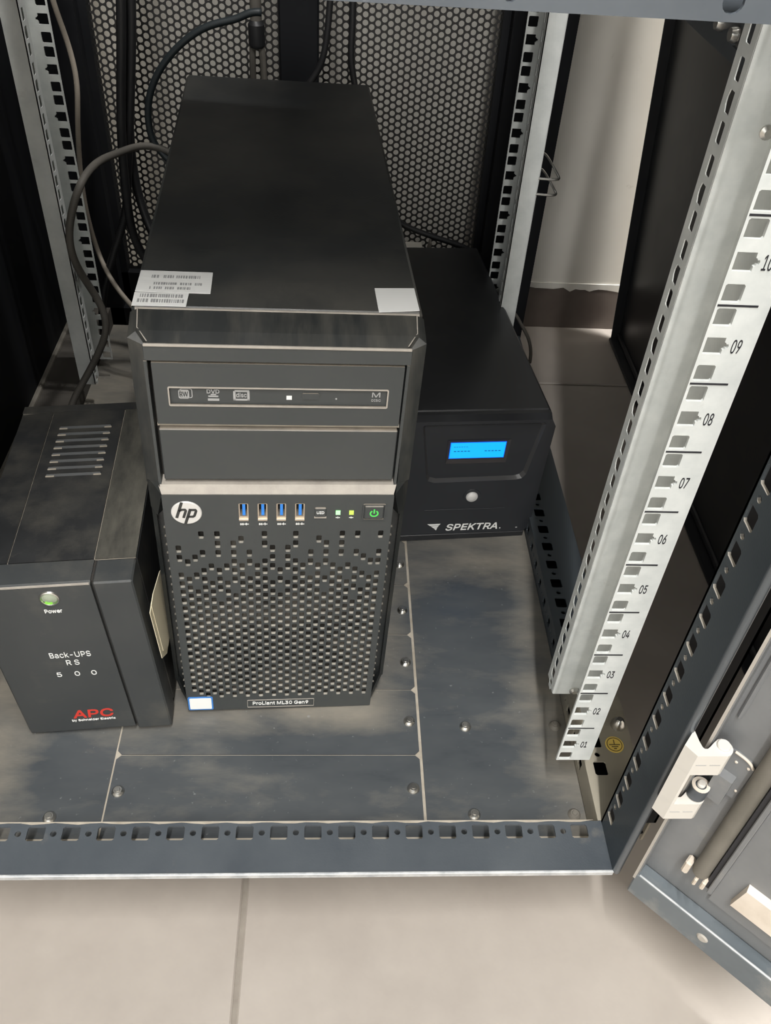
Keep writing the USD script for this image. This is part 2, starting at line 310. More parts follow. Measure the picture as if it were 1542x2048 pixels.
struct('ceiling', box(-2.8, 3.4, -3.3, WALL_Y + 0.1, 2.6, 2.7), M_ceil, 'white ceiling above the cabinet')
bb = obj('baseboard_back', box(-2.7, 3.3, WALL_Y - 0.0015, WALL_Y, ZF, ZF + 0.070, 0.0003), M_skirt, None, smooth=False, label='dark brown tile skirting along the foot of the wall', kind='structure')
jag = [(-2.7, ZF + 0.085)]
xx = -2.7
pts = []
while xx < 3.3:
    pts.append((xx, ZF + 0.070 - 0.004 * RNG.random() - (0.005 if RNG.random() > 0.8 else 0))); xx += 0.006 + 0.012 * RNG.random()
jag = [(3.3, ZF + 0.076), (-2.7, ZF + 0.076)] + pts + [(3.3, ZF + 0.07)]
obj('plaster_edge', plate(np.array(jag), [], 0.0020, 'xz', WALL_Y - 0.0020), M_plaster, bb, smooth=False, label='ragged white plaster edge along the top')

# ------------------------------------------------------------------ the rack cabinet
rack = thing('server_rack', 'dark blue-grey steel server cabinet with galvanised numbered rails, open at front and right side', 'server rack')
ZB = -0.0125          # top of the base frame
ZT = -0.038           # top of the floor plates
TOP = 1.90
XO = 0.256            # half width of the door opening
def sq_round(n, first, pitch, c, w, h, along_first=True, rr=0.0023):
    hs = []
    for i in range(n):
        a = first + pitch * i
        hs.append(rect(a - w / 2, a + w / 2, c - h / 2, c + h / 2, 0.0012, 1) if along_first else rect(c - h / 2, c + h / 2, a - w / 2, a + w / 2, 0.0012, 1))
        b = a + pitch / 2
        hs.append(circ(b, c, rr, 10) if along_first else circ(c, b, rr, 10))
    return hs
# front beam
hs = sq_round(20, -0.2373, 0.025, -0.0525, 0.0126, 0.0108)[:-1]
beam = obj('front_beam', plate(rect(-XO, XO, -0.0825, -0.0445), hs, -0.0018, 'xy', ZB), M_frame, rack, smooth=False, label='blue-grey front base beam with a row of square holes')
obj('front_lip', box(-XO, XO + 0.001, -0.0842, -0.0822, ZB - 0.0050, ZB + 0.0004, 0.0005), M_edge, beam, smooth=False, label='worn bright front edge of the beam')  # worn lip, its highlight put into the light grey colour
wav = []
for k in range(60):
    x = -0.25 + k * 0.0083; wav.append((x, -0.0452 + 0.0006 * math.sin(k * 1.7) + 0.0005 * RNG.random()))
crust = [(x, y) for x, y in wav] + [(0.25, -0.0436), (-0.25, -0.0436)]
obj('dust_line', plate(np.array(crust), [], 0.0006, 'xy', ZB - 0.0002), M_dustfill, beam, smooth=False, label='pale crumbly dust along the back edge')
# corner posts of the front
def post(sx):
    zs = 0.0123
    hs = sq_round(75, zs, 0.025, -0.0530, 0.0122, 0.0112, False)
    face = plate(rect(-0.0825, -0.0445, ZB, TOP), hs, 0.0018, 'yz', XO)
    nose = tube([(XO + 0.0030, -0.0822, ZB - 0.001), (XO + 0.0030, -0.0822, TOP)], 0.0030, 14, False)
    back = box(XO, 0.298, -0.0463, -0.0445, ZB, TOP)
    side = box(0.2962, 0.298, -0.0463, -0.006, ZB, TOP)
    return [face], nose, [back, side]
pm, nose, pw = post(1)
cp = obj('corner_post', pm, M_post, rack, smooth=False, label='right front post pierced by a column of square holes')
obj('rolled_edge', nose, M_roll, cp, label='shiny rolled outer edge of the post')
obj('post_web', pw, M_black, cp, smooth=False)  # coloured black to stand for the shade inside the post
cp = obj('corner_post', [mirror_x(m) for m in pm], M_post, rack, smooth=False)
obj('rolled_edge', mirror_x(nose), M_roll, cp)
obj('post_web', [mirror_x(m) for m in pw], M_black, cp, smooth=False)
for sx in (-1, 1):
    obj('corner_post', [box(sx * 0.236, sx * 0.298, 0.690, 0.708, ZB - 0.03, TOP), box(sx * 0.280, sx * 0.298, 0.650, 0.690, ZB - 0.03, TOP)], M_black, rack, smooth=False, label='black rear post of the frame')
# side base beams
hs_s = sq_round(28, 0.0002, 0.025, 0.2655, 0.0122, 0.0105, False)
slots = [rect(y - 0.0045, y + 0.0045, -0.0305, -0.0205, 0.001, 1) for y in np.arange(0.0127, 0.69, 0.025)] + [circ(y, -0.0255, 0.002, 8) for y in np.arange(0.0252, 0.69, 0.025)]
def side_beam():
    topf = plate(rect(0.2535, 0.2965, -0.0440, 0.700), hs_s, -0.0018, 'xy', ZB)
    web = plate(rect(-0.0440, 0.700, ZT - 0.003, ZB - 0.0018), slots, 0.0016, 'yz', 0.2535)
    out = box(0.2947, 0.2965, -0.044, 0.70, ZB - 0.032, ZB - 0.0018)
    return [topf, web, out]
sbm = side_beam()
sb = obj('side_beam', sbm, M_frame_d, rack, smooth=False, label='dusty base beam along the open right side with square holes')
obj('hole_shade_sheet', box(0.2552, 0.2946, -0.043, 0.69, ZB - 0.024, ZB - 0.022), M_black, sb, smooth=False)  # added black sheet, stands for the shade seen through the holes
# earth sticker on the side beam
es = obj('earth_sticker', lathe([(0, 0), (0.0076, 0), (0.0076, 0.0003), (0, 0.0003)], 'z', (0.2815, 0.0215, ZB), 28), M_yellow, sb, label='round yellow earth symbol sticker')
# flat print: ring and the earth symbol
ring = plate(circ(0, 0, 0.0064, 36), [circ(0, 0, 0.0058, 36)], 0.0002, 'xy', 0)
sym = [ring, box(-0.0004, 0.0004, 0.0, 0.0045, 0, 0.0002), box(-0.0045, 0.0045, -0.0006, 0.0002, 0, 0.0002), box(-0.0028, 0.0028, -0.0024, -0.0016, 0, 0.0002), box(-0.0012, 0.0012, -0.0042, -0.0034, 0, 0.0002)]
sm = join(sym); sm.apply_translation((0.2815, 0.0215, ZB + 0.00032))
obj('sticker_symbol', sm, M_yprint, sb, smooth=False)
def bolt(x, y, z, r=0.0052, h=0.0035):
    dome = lathe([(0, h), (r * 0.35, h), (r * 0.42, h - 0.0006), (r * 0.62, h * 0.82), (r * 0.9, h * 0.4), (r, 0), (0, 0)], 'z', (x, y, z), 18)
    return dome
obj('bolt', bolt(0.2885, 0.040, ZB, 0.0062, 0.009), M_chrome, sb, label='steel bolt with washer')
sb2 = obj('side_beam', [box(-0.2965, -0.2535, -0.044, 0.70, ZB - 0.032, ZB)], M_beamd, rack, smooth=False, label='brown dusty base beam along the closed left side')
obj('edge_lip', tube([(-0.2975, -0.03, ZB + 0.001), (-0.2975, 0.69, ZB + 0.001)], 0.0035, 8, False), M_rod, sb2)
obj('rear_beam', [box(-0.2535, 0.2535, 0.690, 0.706, ZT - 0.02, ZB)], M_black, rack, smooth=False, label='black rear base beam')
for sx in (-1, 1):
    for y in (0.02, 0.62):
        obj('foot', [lathe([(0, 0), (0.02, 0), (0.02, 0.008), (0.006, 0.012), (0.006, 0.06), (0, 0.06)], 'z', (sx * 0.275, y, ZF), 16)], M_black, rack)
# floor plates
def chamf(x0, x1, y0, y1, c=0.0035):
    return np.array([(x0 + c, y0), (x1 - c, y0), (x1, y0 + c), (x1, y1 - c), (x1 - c, y1), (x0 + c, y1), (x0, y1 - c), (x0, y0 + c)])
ylines = [-0.0640, 0.0276, 0.0927, 0.1550, 0.2180, 0.2805, 0.343, 0.4055, 0.468, 0.5305, 0.593, 0.6555, 0.689]
gap = 0.0007
BOLTS = [(0.117, 0.246), (0.117, 0.185), (0.117, 0.123), (0.117, 0.060), (0.117, -0.003), (-0.1165, -0.005)]
for k in range(len(ylines) - 1):
    pl = obj('floor_plate', plate(chamf(-0.1240 + gap, 0.1240 - gap + 0.0005, ylines[k] + gap * 0.7, ylines[k + 1] - gap * 0.7), [], -0.0016, 'xy', ZT), M_tray, rack, smooth=False)
    for bx, by in BOLTS:
        if ylines[k] < by < ylines[k + 1]: obj('bolt', bolt(bx, by, ZT), M_chrome, pl, label='domed steel bolt')
for x0, x1, bs in ((0.1262, 0.2532, [(0.165, 0.055), (0.164, -0.0255), (0.243, 0.056), (0.244, -0.026)]), (-0.2532, -0.1248, [(-0.164, -0.0265)])):
    pl = obj('floor_plate', plate(rect(x0, x1, -0.0640, 0.689), [], -0.0016, 'xy', ZT), M_tray, rack, smooth=False, label='long outer floor plate beside the small ones')
    for bx, by in bs: obj('bolt', bolt(bx, by, ZT), M_chrome if by < 0.05 and abs(bx) < 0.2 or abs(bx - 0.165) < 0.002 else M_rod, pl, label='domed bolt')
obj('dust_seam', [box(-0.2530, 0.2530, -0.0638, 0.688, ZT - 0.0030, ZT - 0.0009)], M_dustfill, rack, smooth=False, label='pale dust packed in the joints between the floor plates')
obj('dust_bed', box(-0.2530, 0.2530, -0.0635, -0.0440, ZT, ZT + 0.0005), M_dustfill, rack, smooth=False, label='pale dust lying under the front beam, seen through its holes')
# mounting rails ------------------------------------------------------------
U = 0.04445
def rail_meshes(nU, with_lip):
    """right front rail: front flange at v=0, back plane at v=.055, slotted wall at u=.231; z from the rail's foot."""
    hs = []
    for n in range(nU):
        for k, dz in enumerate((0.00635, 0.022225, 0.0381)):
            c = n * U + dz; x0, x1 = 0.2283, 0.2378
            if k == 1:
                e = 0.0013
                r = [(x0, c - 0.00475), (x1, c - 0.00475), (x1, c - 0.0022), (x1 + 0.0008, c - 0.0019), (x1 + 0.0012, c - 0.0010), (x1 + 0.0022, c - 0.0012), (x1 + 0.0026, c), (x1 + 0.0022, c + 0.0012), (x1 + 0.0012, c + 0.0010), (x1 + 0.0008, c + 0.0019), (x1, c + 0.0022), (x1, c + 0.00475), (x0, c + 0.00475)]
                hs.append(np.array(r))
            else:
                hs.append(rect(x0, x1, c - 0.00475, c + 0.00475, 0.0008, 1))
    L = nU * U
    flange = plate(rect(0.2268, 0.2535, 0.0, L), hs, 0.0018, 'xz', 0.0)
    web = box(0.2517, 0.2535, 0.0018, 0.0535, 0.012, L)
    plane = box(0.231, 0.2535, 0.0535, 0.0553, 0.012, L, 0.0006)
    ws = []
    for n in range(nU):
        for k, dz in enumerate((0.0075, 0.0215, 0.0360)):
            c = n * U + dz + 0.005
            if k == 1: ws.append(np.array([(0.0612, c - 0.0052), (0.0668, c - 0.0052), (0.0682, c - 0.0015), (0.0682, c + 0.0015), (0.0668, c + 0.0052), (0.0612, c + 0.0052)]))
            else: ws.append(rect(0.0612, 0.0670, c - 0.0052, c + 0.0052, 0.0008, 1))
    wall = plate(rect(0.0553, 0.0735, 0.012, L), ws, 0.0006, 'yz', 0.231)
    lip = box(0.231, 0.2480, 0.0719, 0.0735, 0.012, L)
    return [flange, web, plane, wall] + ([lip] if with_lip else [])
NU = 41
RM = join(rail_meshes(NU, False)); RMR = join(rail_meshes(NU, True))
def rail(fn, flip, label=None):
    return obj('mounting_rail', mapv(RMR if label and 'rear' in label else RM, fn, flip), M_zinc, rack, smooth=False, label=label)
fr = rail(lambda v: v, False, 'galvanised right front rail printed with unit numbers 01 to 10')
rail(lambda v: v * np.array([-1, 1, 1]), True)
rail(lambda v: np.stack([v[:, 0], 0.5686 - v[:, 1], v[:, 2] - 0.0092], 1), True, 'galvanised right rear rail with square holes')
rail(lambda v: np.stack([-v[:, 0], 0.5686 - v[:, 1], v[:, 2] - 0.0134], 1), False, 'galvanised left rear rail with square holes')
for n in range(1, 20):
    obj('unit_mark', box(0.2276, 0.2474, -0.0003, 0.0001, n * U - 0.0005, n * U + 0.0005), M_print, fr, smooth=False)
    obj('unit_number', text_xz('%02d' % n, 0.0076, 0.2443, (n - 0.5) * U - 0.0038, 0.0, width=0.0048), M_print, fr, smooth=False)
for x, z, r in ((0.2485, 0.4618, 0.0035), (0.2480, 0.0175, 0.0040)):
    obj('rail_screw', lathe([(0, 0.0025), (r * 0.5, 0.0025), (r, 0.0012), (r, 0), (0, 0)], 'y', (x, 0.0535, z), 16), M_chrome, fr, label='steel screw')
# depth braces above
bh = [circ(y, 0.479, 0.003, 10) for y in np.arange(0.06, 0.52, 0.06)] + [rect(y - 0.006, y + 0.006, 0.474, 0.484) for y in np.arange(0.085, 0.5, 0.06)]
br = plate(rect(-0.040, 0.655, 0.4668, 0.512), bh, 0.002, 'yz', 0.2600)
for m in (br, mirror_x(br)):
    obj('depth_brace', m, M_frame, rack, smooth=False, label='grey cross brace joining front and rear posts')
for y in (0.148, 0.172): obj('brace_bolt', lathe([(0, 0.004), (0.0035, 0.004), (0.0045, 0.0015), (0.0045, 0), (0, 0)], 'x', (0.2600, y, 0.4800), 12), M_chrome, rack)
# wire hooks on the rear rail
for z in (0.261, 0.245):
    obj('wire_hook', tube([(0.246, 0.497, z), (0.254, 0.4965, z), (0.267, 0.4965, z), (0.2695, 0.4985, z + 0.0005), (0.2680, 0.502, z + 0.003), (0.262, 0.520, z + 0.010), (0.257, 0.530, z + 0.013)], 0.00125, 8), M_chrome, rack, label='bent shiny wire hook beside the rear rail')
# left side panel, roof
obj('side_panel', box(-0.303, -0.3, -0.04, 0.70, ZB - 0.03, TOP), M_black, rack, smooth=False, label='black closed left side panel')
obj('roof_panel', box(-0.303, 0.3, -0.085, 0.71, TOP, TOP + 0.02), M_black, rack, smooth=False, label='black roof of the cabinet')
# rear door with perforated sheet
rd = obj('rear_door', [box(s * 0.2275, s * 0.2980, 0.7085, 0.728, ZB - 0.02, TOP) for s in (-1, 1)] + [box(-0.2365, 0.2365, 0.7085, 0.728, ZB - 0.02, 0.030), box(-0.2365, 0.2365, 0.7085, 0.728, 0.70, TOP)], M_black, rack, smooth=False, label='black frame of the rear door')
a = 0.0083; hs = []
colp = a * math.sqrt(3) / 2
nc = int(0.4700 / colp)
for i in range(nc + 1):
    x = -nc * colp / 2 + i * colp
    z = 0.036 + (a / 2 if i % 2 else 0)
    while z < 0.56:
        hs.append(circ(x, z, 0.00330, 10)); z += a
obj('perforated_sheet', plate(rect(-0.2375, 0.2375, 0.028, 0.705), hs, 0.0010, 'xz', 0.7200), M_mesh, rd, smooth=False, label='perforated sheet with round holes in staggered rows')
obj('stiffener', box(-0.0200, 0.0240, 0.7000, 0.7190, ZB, 0.70, 0.002), M_black, rd, label='black upright bar across the perforated sheet')

# front door, opened wide, in its own frame: x along the door from the hinge, -y the inner side
DM = pose((0.269, -0.0896, -0.03), math.radians(-45))
def dloc(m):
    m = tri(m); m.apply_transform(DM); return m
fd = obj('front_door', [dloc(box(0.0, 0.0465, 0.012, 0.0135, 0, 1.92)), dloc(box(0, 0.0020, 0.0004, 0.012, 0.020, 1.92)), dloc(box(0.50, 0.56, 0.010, 0.0135, 0, 1.92)), dloc(box(0.0465, 0.50, 0.012, 0.0135, 0, 0.045))], M_door, rack, smooth=False, label='grey front door swung open to the right, seen from inside')
obj('bottom_rail', dloc(box(0.0, 0.56, 0.0, 0.012, 0.0, 0.0275, 0.001)), M_doorb, fd, smooth=False, label='blue-grey bottom rail of the door')
obj('rail_ridge', dloc(tube([(0.003, 0.0008, 0.0278), (0.557, 0.0008, 0.0278)], 0.0009, 8, False)), M_edge, fd, label='ridge along the bottom rail with a painted highlight')  # the lit look of the ridge is in its pale colour
obj('rail_rivet', dloc(lathe([(0, 0.0012), (0.0030, 0.0010), (0.0042, 0), (0, 0)], 'y', (0.0569, 0.0, 0.0150), 16)), M_trim, fd)
obj('edge_highlight', dloc(box(-0.0006, 0.0012, -0.0006, 0.0006, 0.022, 1.92)), M_trim, fd, smooth=False, label='cream worn edge of the door')  # thin cream strip painted as the highlight of the door edge
obj('lock_rod', dloc(tube([(0.0335, 0.0085, 0.0690), (0.0335, 0.0085, 1.86)], 0.0058, 16, False)), M_rod, fd, label='dusty tan locking rod')
obj('gasket', dloc(box(0.0398, 0.0428, 0.0065, 0.012, 0.060, 1.86)), M_print, fd, smooth=False, label='dark rubber gasket')
obj('inner_strip', dloc(box(0.0428, 0.0462, 0.0045, 0.012, 0.058, 1.46, 0.0006)), M_door, fd, smooth=False)
gl = obj('glass_panel', dloc(box(0.0465, 0.50, 0.0095, 0.0119, 0.045, 1.86)), M_door, fd, smooth=False, label='flat grey dusty pane of the door')  # plain grey colour stands for the floor reflected in the pane
objs('rod_clip', [dloc(box(0.0225, 0.0272, 0.004, 0.012, 0.0600, 0.0740, 0.0012)), dloc(box(0.0375, 0.0405, 0.002, 0.012, 0.0600, 0.0690, 0.0008)), dloc(box(0.0325, 0.0350, 0.001, 0.012, 0.0600, 0.0680, 0.0008))], M_foamc, fd, smooth=False, label='pale clip at the foot of the locking rod')
obj('corner_pad', dloc(hull([(0.0575, 0.0095, 0.0620), (0.0605, 0.0095, 0.0900), (0.100, 0.0095, 0.0900), (0.100, 0.0095, 0.0620), (0.0585, 0.0045, 0.0635), (0.0615, 0.0045, 0.0880), (0.099, 0.0045, 0.0880), (0.099, 0.0045, 0.0635)])), M_foamc, fd, smooth=False, label='cream foam pad stuck to the pane')
obj('raised_rib', dloc(tube([(0.0065, 0.0115, 0.2180), (0.0065, 0.0115, 1.4)], 0.0016, 8, False)), M_door, fd)
hp_out = np.array([(0.0085, 0.152), (0.0265, 0.152), (0.0275, 0.186), (0.0240, 0.1905), (0.0150, 0.1920), (0.0085, 0.190)])
hgp = obj('hinge_plate', dloc(plate(hp_out, [], -0.0016, 'xz', 0.012)), M_door, fd, smooth=False)
obj('plate_rim', dloc(tube([(0.0140, 0.0102, 0.1915), (0.0190, 0.0102, 0.1912), (0.0235, 0.0102, 0.1900), (0.0268, 0.0102, 0.1868)], 0.0009, 8)), M_foamc, fd, label='cream rim of the hinge plate')
objs('spot_weld', [dloc(lathe([(0, 0.0008), (0.0007, 0.0006), (0.0011, 0), (0, 0)], 'y', (x, 0.0104, z), 8)) for x, z in ((0.0171, 0.1837), (0.0245, 0.1847), (0.0169, 0.1597), (0.0250, 0.1605))], M_foamc, fd)
# hinge: plastic body on the post, steel knuckle on the door
lug = np.array([(-9.0, -13.8), (0.0, -15.3), (12.9, -2.5), (13.6, -0.5), (13.5, 1.6), (12.8, 3.6), (11.2, 5.2), (8.6, 6.4), (6.2, 6.4), (4.2, 5.2), (3.0, 3.2), (2.5, 0.0), (2.3, -4.0), (1.9, -6.6), (0.6, -7.9), (-1.0, -7.6), (-4.0, -5.6), (-10.1, -0.5)]) / 1000
spine = np.array([(-9.0, -13.8), (0.0, -15.3), (1.2, -14.1), (0.6, -11.0), (-1.5, -8.0), (-4.0, -5.6), (-10.1, -0.5)]) / 1000
hg = obj('hinge', [dloc(plate(lug, [], 0.0205, 'xy', 0.1795)), dloc(plate(lug, [], 0.0180, 'xy', 0.1275)), dloc(plate(spine, [], 0.0342, 'xy', 0.1454))], M_hinge, rack, smooth=25, label='white plastic hinge between post and door')
PX, PY = 0.0076, 0.0016
obj('hinge_pin', dloc(lathe([(0, 0.0018), (0.0036, 0.0018), (0.0040, 0.0012), (0.0040, 0), (0, 0)], 'z', (PX, PY, 0.1999), 20)), M_hinge, hg)
objs('hinge_groove', [box(x, x + 0.0062, -0.1006, -0.1002, z, z + 0.0006) for x in (0.2600, 0.2682) for z in (0.1600, 0.1060)], M_grey, hg, smooth=False)
obj('knuckle', dloc(lathe([(0, 0.0105), (0.0032, 0.0105), (0.0032, 0.0100), (0.0058, 0.0100), (0.0058, 0), (0, 0)], 'z', (PX, PY, 0.1465), 20)), M_frame, hg, label='dark steel knuckle')
obj('knuckle_cap', dloc(lathe([(0.0034, 0.0006), (0.0056, 0.0006), (0.0056, 0), (0.0034, 0)], 'z', (PX, PY, 0.1566), 20)), M_foamc, hg)
obj('knuckle_pin', dloc(lathe([(0, 0.0030), (0.0020, 0.0030), (0.0026, 0.0020), (0.0026, 0), (0, 0)], 'z', (PX, PY, 0.1566), 16)), M_hinge, hg)
obj('knuckle_arm', dloc(box(PX + 0.003, PX + 0.014, 0.004, 0.0122, 0.147, 0.172)), M_door, hg, smooth=False)

# ------------------------------------------------------------------ shelf above
sh = thing('steel_shelf', 'blue-grey steel shelf lip across the top of the view, bolted to the front rails', 'shelf')
obj('shelf_front', plate(rect(-0.2412, 0.2412, 0.5195, 0.5635), [circ(0.1915, 0.5262, 0.0042, 16), circ(0.1085, 0.5250, 0.0030, 12), circ(-0.1915, 0.5262, 0.0042, 16)], 0.0020, 'xz', -0.0045), M_shelf, sh, smooth=False)
obj('shelf_tray', box(-0.222, 0.222, -0.0025, 0.46, 0.5198, 0.5214), M_shelf, sh, smooth=False)
objs('shelf_side', [box(s * 0.2205, s * 0.222, -0.0025, 0.46, 0.5214, 0.560) for s in (-1, 1)], M_shelf, sh, smooth=False)

# ------------------------------------------------------------------ tower server
hp = thing('tower_server', 'black tower server with perforated front and green power light, in the middle of the cabinet', 'server', pose((-0.0808, 0.0670, -0.0341), 0.0562, 0.0253))
WB, HB = 0.175, 0.367
BY = 0.006            # plane of the drive bays
body = obj('case_body', box(0.0005, WB - 0.0005, 0.030, 0.4635, 0.002, HB, 0.0022), M_hptop, hp)
objs('case_foot', [box(x, x + 0.02, y, y + 0.02, -0.0045, 0.002) for x in (0.01, 0.145) for y in (0.05, 0.42)], M_print, hp, smooth=False)
# bezel: sloping top, wings
bez = obj('bezel', [hull([(0.004, 0.0292, HB - 0.0004), (WB - 0.004, 0.0292, HB - 0.0004), (0.0055, BY + 0.008, 0.3612), (WB - 0.0055, BY + 0.008, 0.3612), (0.0115, BY + 0.0006, 0.3577), (WB - 0.0115, BY + 0.0006, 0.3577), (0.004, 0.0292, 0.350), (WB - 0.004, 0.0292, 0.350), (0.0115, BY + 0.0006, 0.352), (WB - 0.0115, BY + 0.0006, 0.352)])], M_hpb, hp, smooth=False, label='sloping black top of the front bezel')
def wing(s):
    X = (lambda x: x) if s < 0 else (lambda x: WB - x)
    up = hull([(X(0.0), 0.0100, 0.3585), (X(0.0), 0.0292, HB - 0.003), (X(0.0040), 0.0292, HB - 0.0005), (X(0.0105), BY, 0.3555), (X(0.0075), BY + 0.0005, 0.349), (X(0.0045), 0.0130, 0.3610), (X(0.0085), BY, 0.251), (X(0.0), 0.0100, 0.251), (X(0.0), 0.0300, 0.251), (X(0.009), 0.0300, 0.251), (X(0.009), 0.0300, 0.350)])
    low = hull([(X(0.0), 0.0120, 0.252), (X(0.0), 0.0300, 0.252), (X(0.0085), 0.0300, 0.252), (X(0.0085), BY, 0.252), (X(0.0098), 0.0010, 0.245), (X(0.0045), 0.0080, 0.220), (X(0.0), 0.0120, 0.225), (X(0.0098), 0.018, 0.220)])
    strip = hull([(X(0.0), 0.0140, 0.226), (X(0.0), 0.0300, 0.226), (X(0.0032), 0.0115, 0.226), (X(0.0032), 0.0300, 0.226), (X(0.0), 0.0140, 0.026), (X(0.0), 0.0300, 0.026), (X(0.0032), 0.0115, 0.026), (X(0.0032), 0.0300, 0.026)])
    foot = hull([(X(0.0), 0.0140, 0.030), (X(0.0), 0.030, 0.030), (X(0.0032), 0.0115, 0.030), (X(0.0100), 0.0040, 0.012), (X(0.0100), 0.030, 0.004), (X(0.0030), 0.030, 0.004), (X(0.0040), 0.016, 0.004), (X(0.0100), 0.0040, 0.004), (X(0.0100), 0.030, 0.012)])
    return [up, low, strip, foot]
for s in (-1, 1): obj('bezel_wing', wing(s), M_hpb, hp, smooth=20, label='black chamfered cheek of the bezel')
obj('bezel_back', box(0.0032, WB - 0.0032, 0.0165, 0.0300, 0.004, 0.350), M_hpb, hp, smooth=False)
# top band, bay frame
for P in ([(0.0046, 0.0288, HB + 0.0001), (0.0052, 0.0162, 0.3617), (0.0112, 0.0072, 0.3582)], [(WB - 0.0046, 0.0288, HB + 0.0001), (WB - 0.0052, 0.0162, 0.3617), (WB - 0.0112, 0.0072, 0.3582)]):
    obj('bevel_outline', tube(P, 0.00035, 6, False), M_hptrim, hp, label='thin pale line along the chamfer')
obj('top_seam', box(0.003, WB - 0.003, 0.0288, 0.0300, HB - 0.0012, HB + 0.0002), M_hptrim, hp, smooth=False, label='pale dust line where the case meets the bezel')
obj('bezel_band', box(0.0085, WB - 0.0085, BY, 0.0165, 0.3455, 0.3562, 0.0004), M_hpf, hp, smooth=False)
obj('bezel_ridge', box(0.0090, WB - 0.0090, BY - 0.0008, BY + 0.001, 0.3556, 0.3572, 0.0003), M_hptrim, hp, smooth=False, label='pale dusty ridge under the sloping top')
bayw = (0.0082, WB - 0.0092)
objs('bay_frame', [box(bayw[0], bayw[0] + 0.0018, BY - 0.0004, 0.016, 0.2500, 0.3455), box(bayw[1] - 0.0018, bayw[1], BY - 0.0004, 0.016, 0.2500, 0.3455)], M_hpf, hp, smooth=False)
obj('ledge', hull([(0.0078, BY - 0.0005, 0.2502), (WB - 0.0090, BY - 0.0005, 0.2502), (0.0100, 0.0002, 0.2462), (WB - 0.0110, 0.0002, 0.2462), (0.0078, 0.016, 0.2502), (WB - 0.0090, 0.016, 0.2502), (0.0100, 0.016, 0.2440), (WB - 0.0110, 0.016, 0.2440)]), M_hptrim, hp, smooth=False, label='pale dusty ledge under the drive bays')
od = obj('optical_drive', [plate(rect(0.0122, 0.1630, 0.2990, 0.3438), [rect(0.0206, 0.1542, 0.3133, 0.3268, 0.0008, 1)], 0.010, 'xz', BY + 0.0008)], M_hpf, hp, smooth=False, label='grey optical drive front with a slim disc tray')
obj('disc_tray', box(0.0207, 0.1541, BY + 0.0022, BY + 0.008, 0.3134, 0.3267, 0.0004), M_hpf, od, smooth=False)
rim = plate(rect(0.0202, 0.1546, 0.3129, 0.3272, 0.0010, 2), [rect(0.0211, 0.1537, 0.3138, 0.3263, 0.0006, 2)], 0.0008, 'xz', BY + 0.0003)
obj('tray_rim', rim, M_hptrim, od, smooth=False, label='dusty pale rim around the tray')
ty = BY + 0.0022
def disc_logo(x, z): return [box(x - 0.005, x - 0.0035, ty - 0.0003, ty, z - 0.004, z + 0.003), box(x + 0.0035, x + 0.005, ty - 0.0003, ty, z - 0.004, z + 0.003), box(x - 0.005, x + 0.005, ty - 0.0003, ty, z - 0.004, z - 0.0028), box(x - 0.0040, x + 0.0048, ty - 0.0003, ty, z + 0.0024, z + 0.0038)]
rwp = plate(rect(0.0262, 0.0326, 0.3175, 0.3240, 0.0010, 2), [], 0.0003, 'xz', ty - 0.0003)
obj('print_mark', [rwp, plate(rect(0.0270, 0.0346, 0.3180, 0.3250, 0.0012, 2), [rect(0.0275, 0.0341, 0.3184, 0.3246, 0.0010, 2)], 0.0003, 'xz', ty - 0.0003)], M_grey, od, smooth=False)
obj('print_mark', text_xz('RW', 0.0034, 0.0294, 0.3194, ty - 0.0003, True, width=0.0052), M_hpf, od, smooth=False)
obj('print_mark', [text_xz('DVD', 0.0028, 0.0470, 0.3217, ty, True, width=0.0076), box(0.0440, 0.0500, ty - 0.0003, ty, 0.3190, 0.3200), box(0.0436, 0.0505, ty - 0.0003, ty, 0.3162, 0.3178), box(0.0455, 0.0488, ty - 0.0003, ty, 0.3204, 0.3212)], M_grey, od, smooth=False)
obj('print_mark', disc_logo(0.0640, 0.3206) + [text_xz('disc', 0.0030, 0.0640, 0.3192, ty, True, width=0.0064)], M_grey, od, smooth=False)
obj('print_mark', [text_xz('M', 0.0036, 0.1470, 0.3204, ty, False, width=0.0052), text_xz('DISC', 0.0016, 0.1472, 0.3172, ty, False, width=0.0058)], M_grey, od, smooth=False)
obj('tray_lamp', box(0.0914, 0.0948, ty - 0.0004, ty, 0.3178, 0.3206), M_white, od, smooth=False)
obj('eject_button', plate(rect(0.1010, 0.1116, 0.3184, 0.3228, 0.0006, 1), [], 0.0010, 'xz', ty - 0.0008), M_hpf, od, smooth=False)
obj('eject_hole', lathe([(0, 0.0003), (0.0006, 0.0003), (0.0006, 0), (0, 0)], 'y', (0.1222, ty, 0.3188), 10), M_grey, od)
obj('drive_blank', box(0.0122, 0.1630, BY + 0.0008, BY + 0.010, 0.2532, 0.2948, 0.0006), M_hpf, hp, smooth=False, label='plain grey blanking cover below the disc tray')
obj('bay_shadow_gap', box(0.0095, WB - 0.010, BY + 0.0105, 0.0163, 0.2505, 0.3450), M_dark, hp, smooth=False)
obj('gap_dust', [box(0.0112, 0.1640, BY + 0.0045, BY + 0.010, 0.2950, 0.2964)], M_dustfill, hp, smooth=False, label='dust lying in the gap between the two bays')
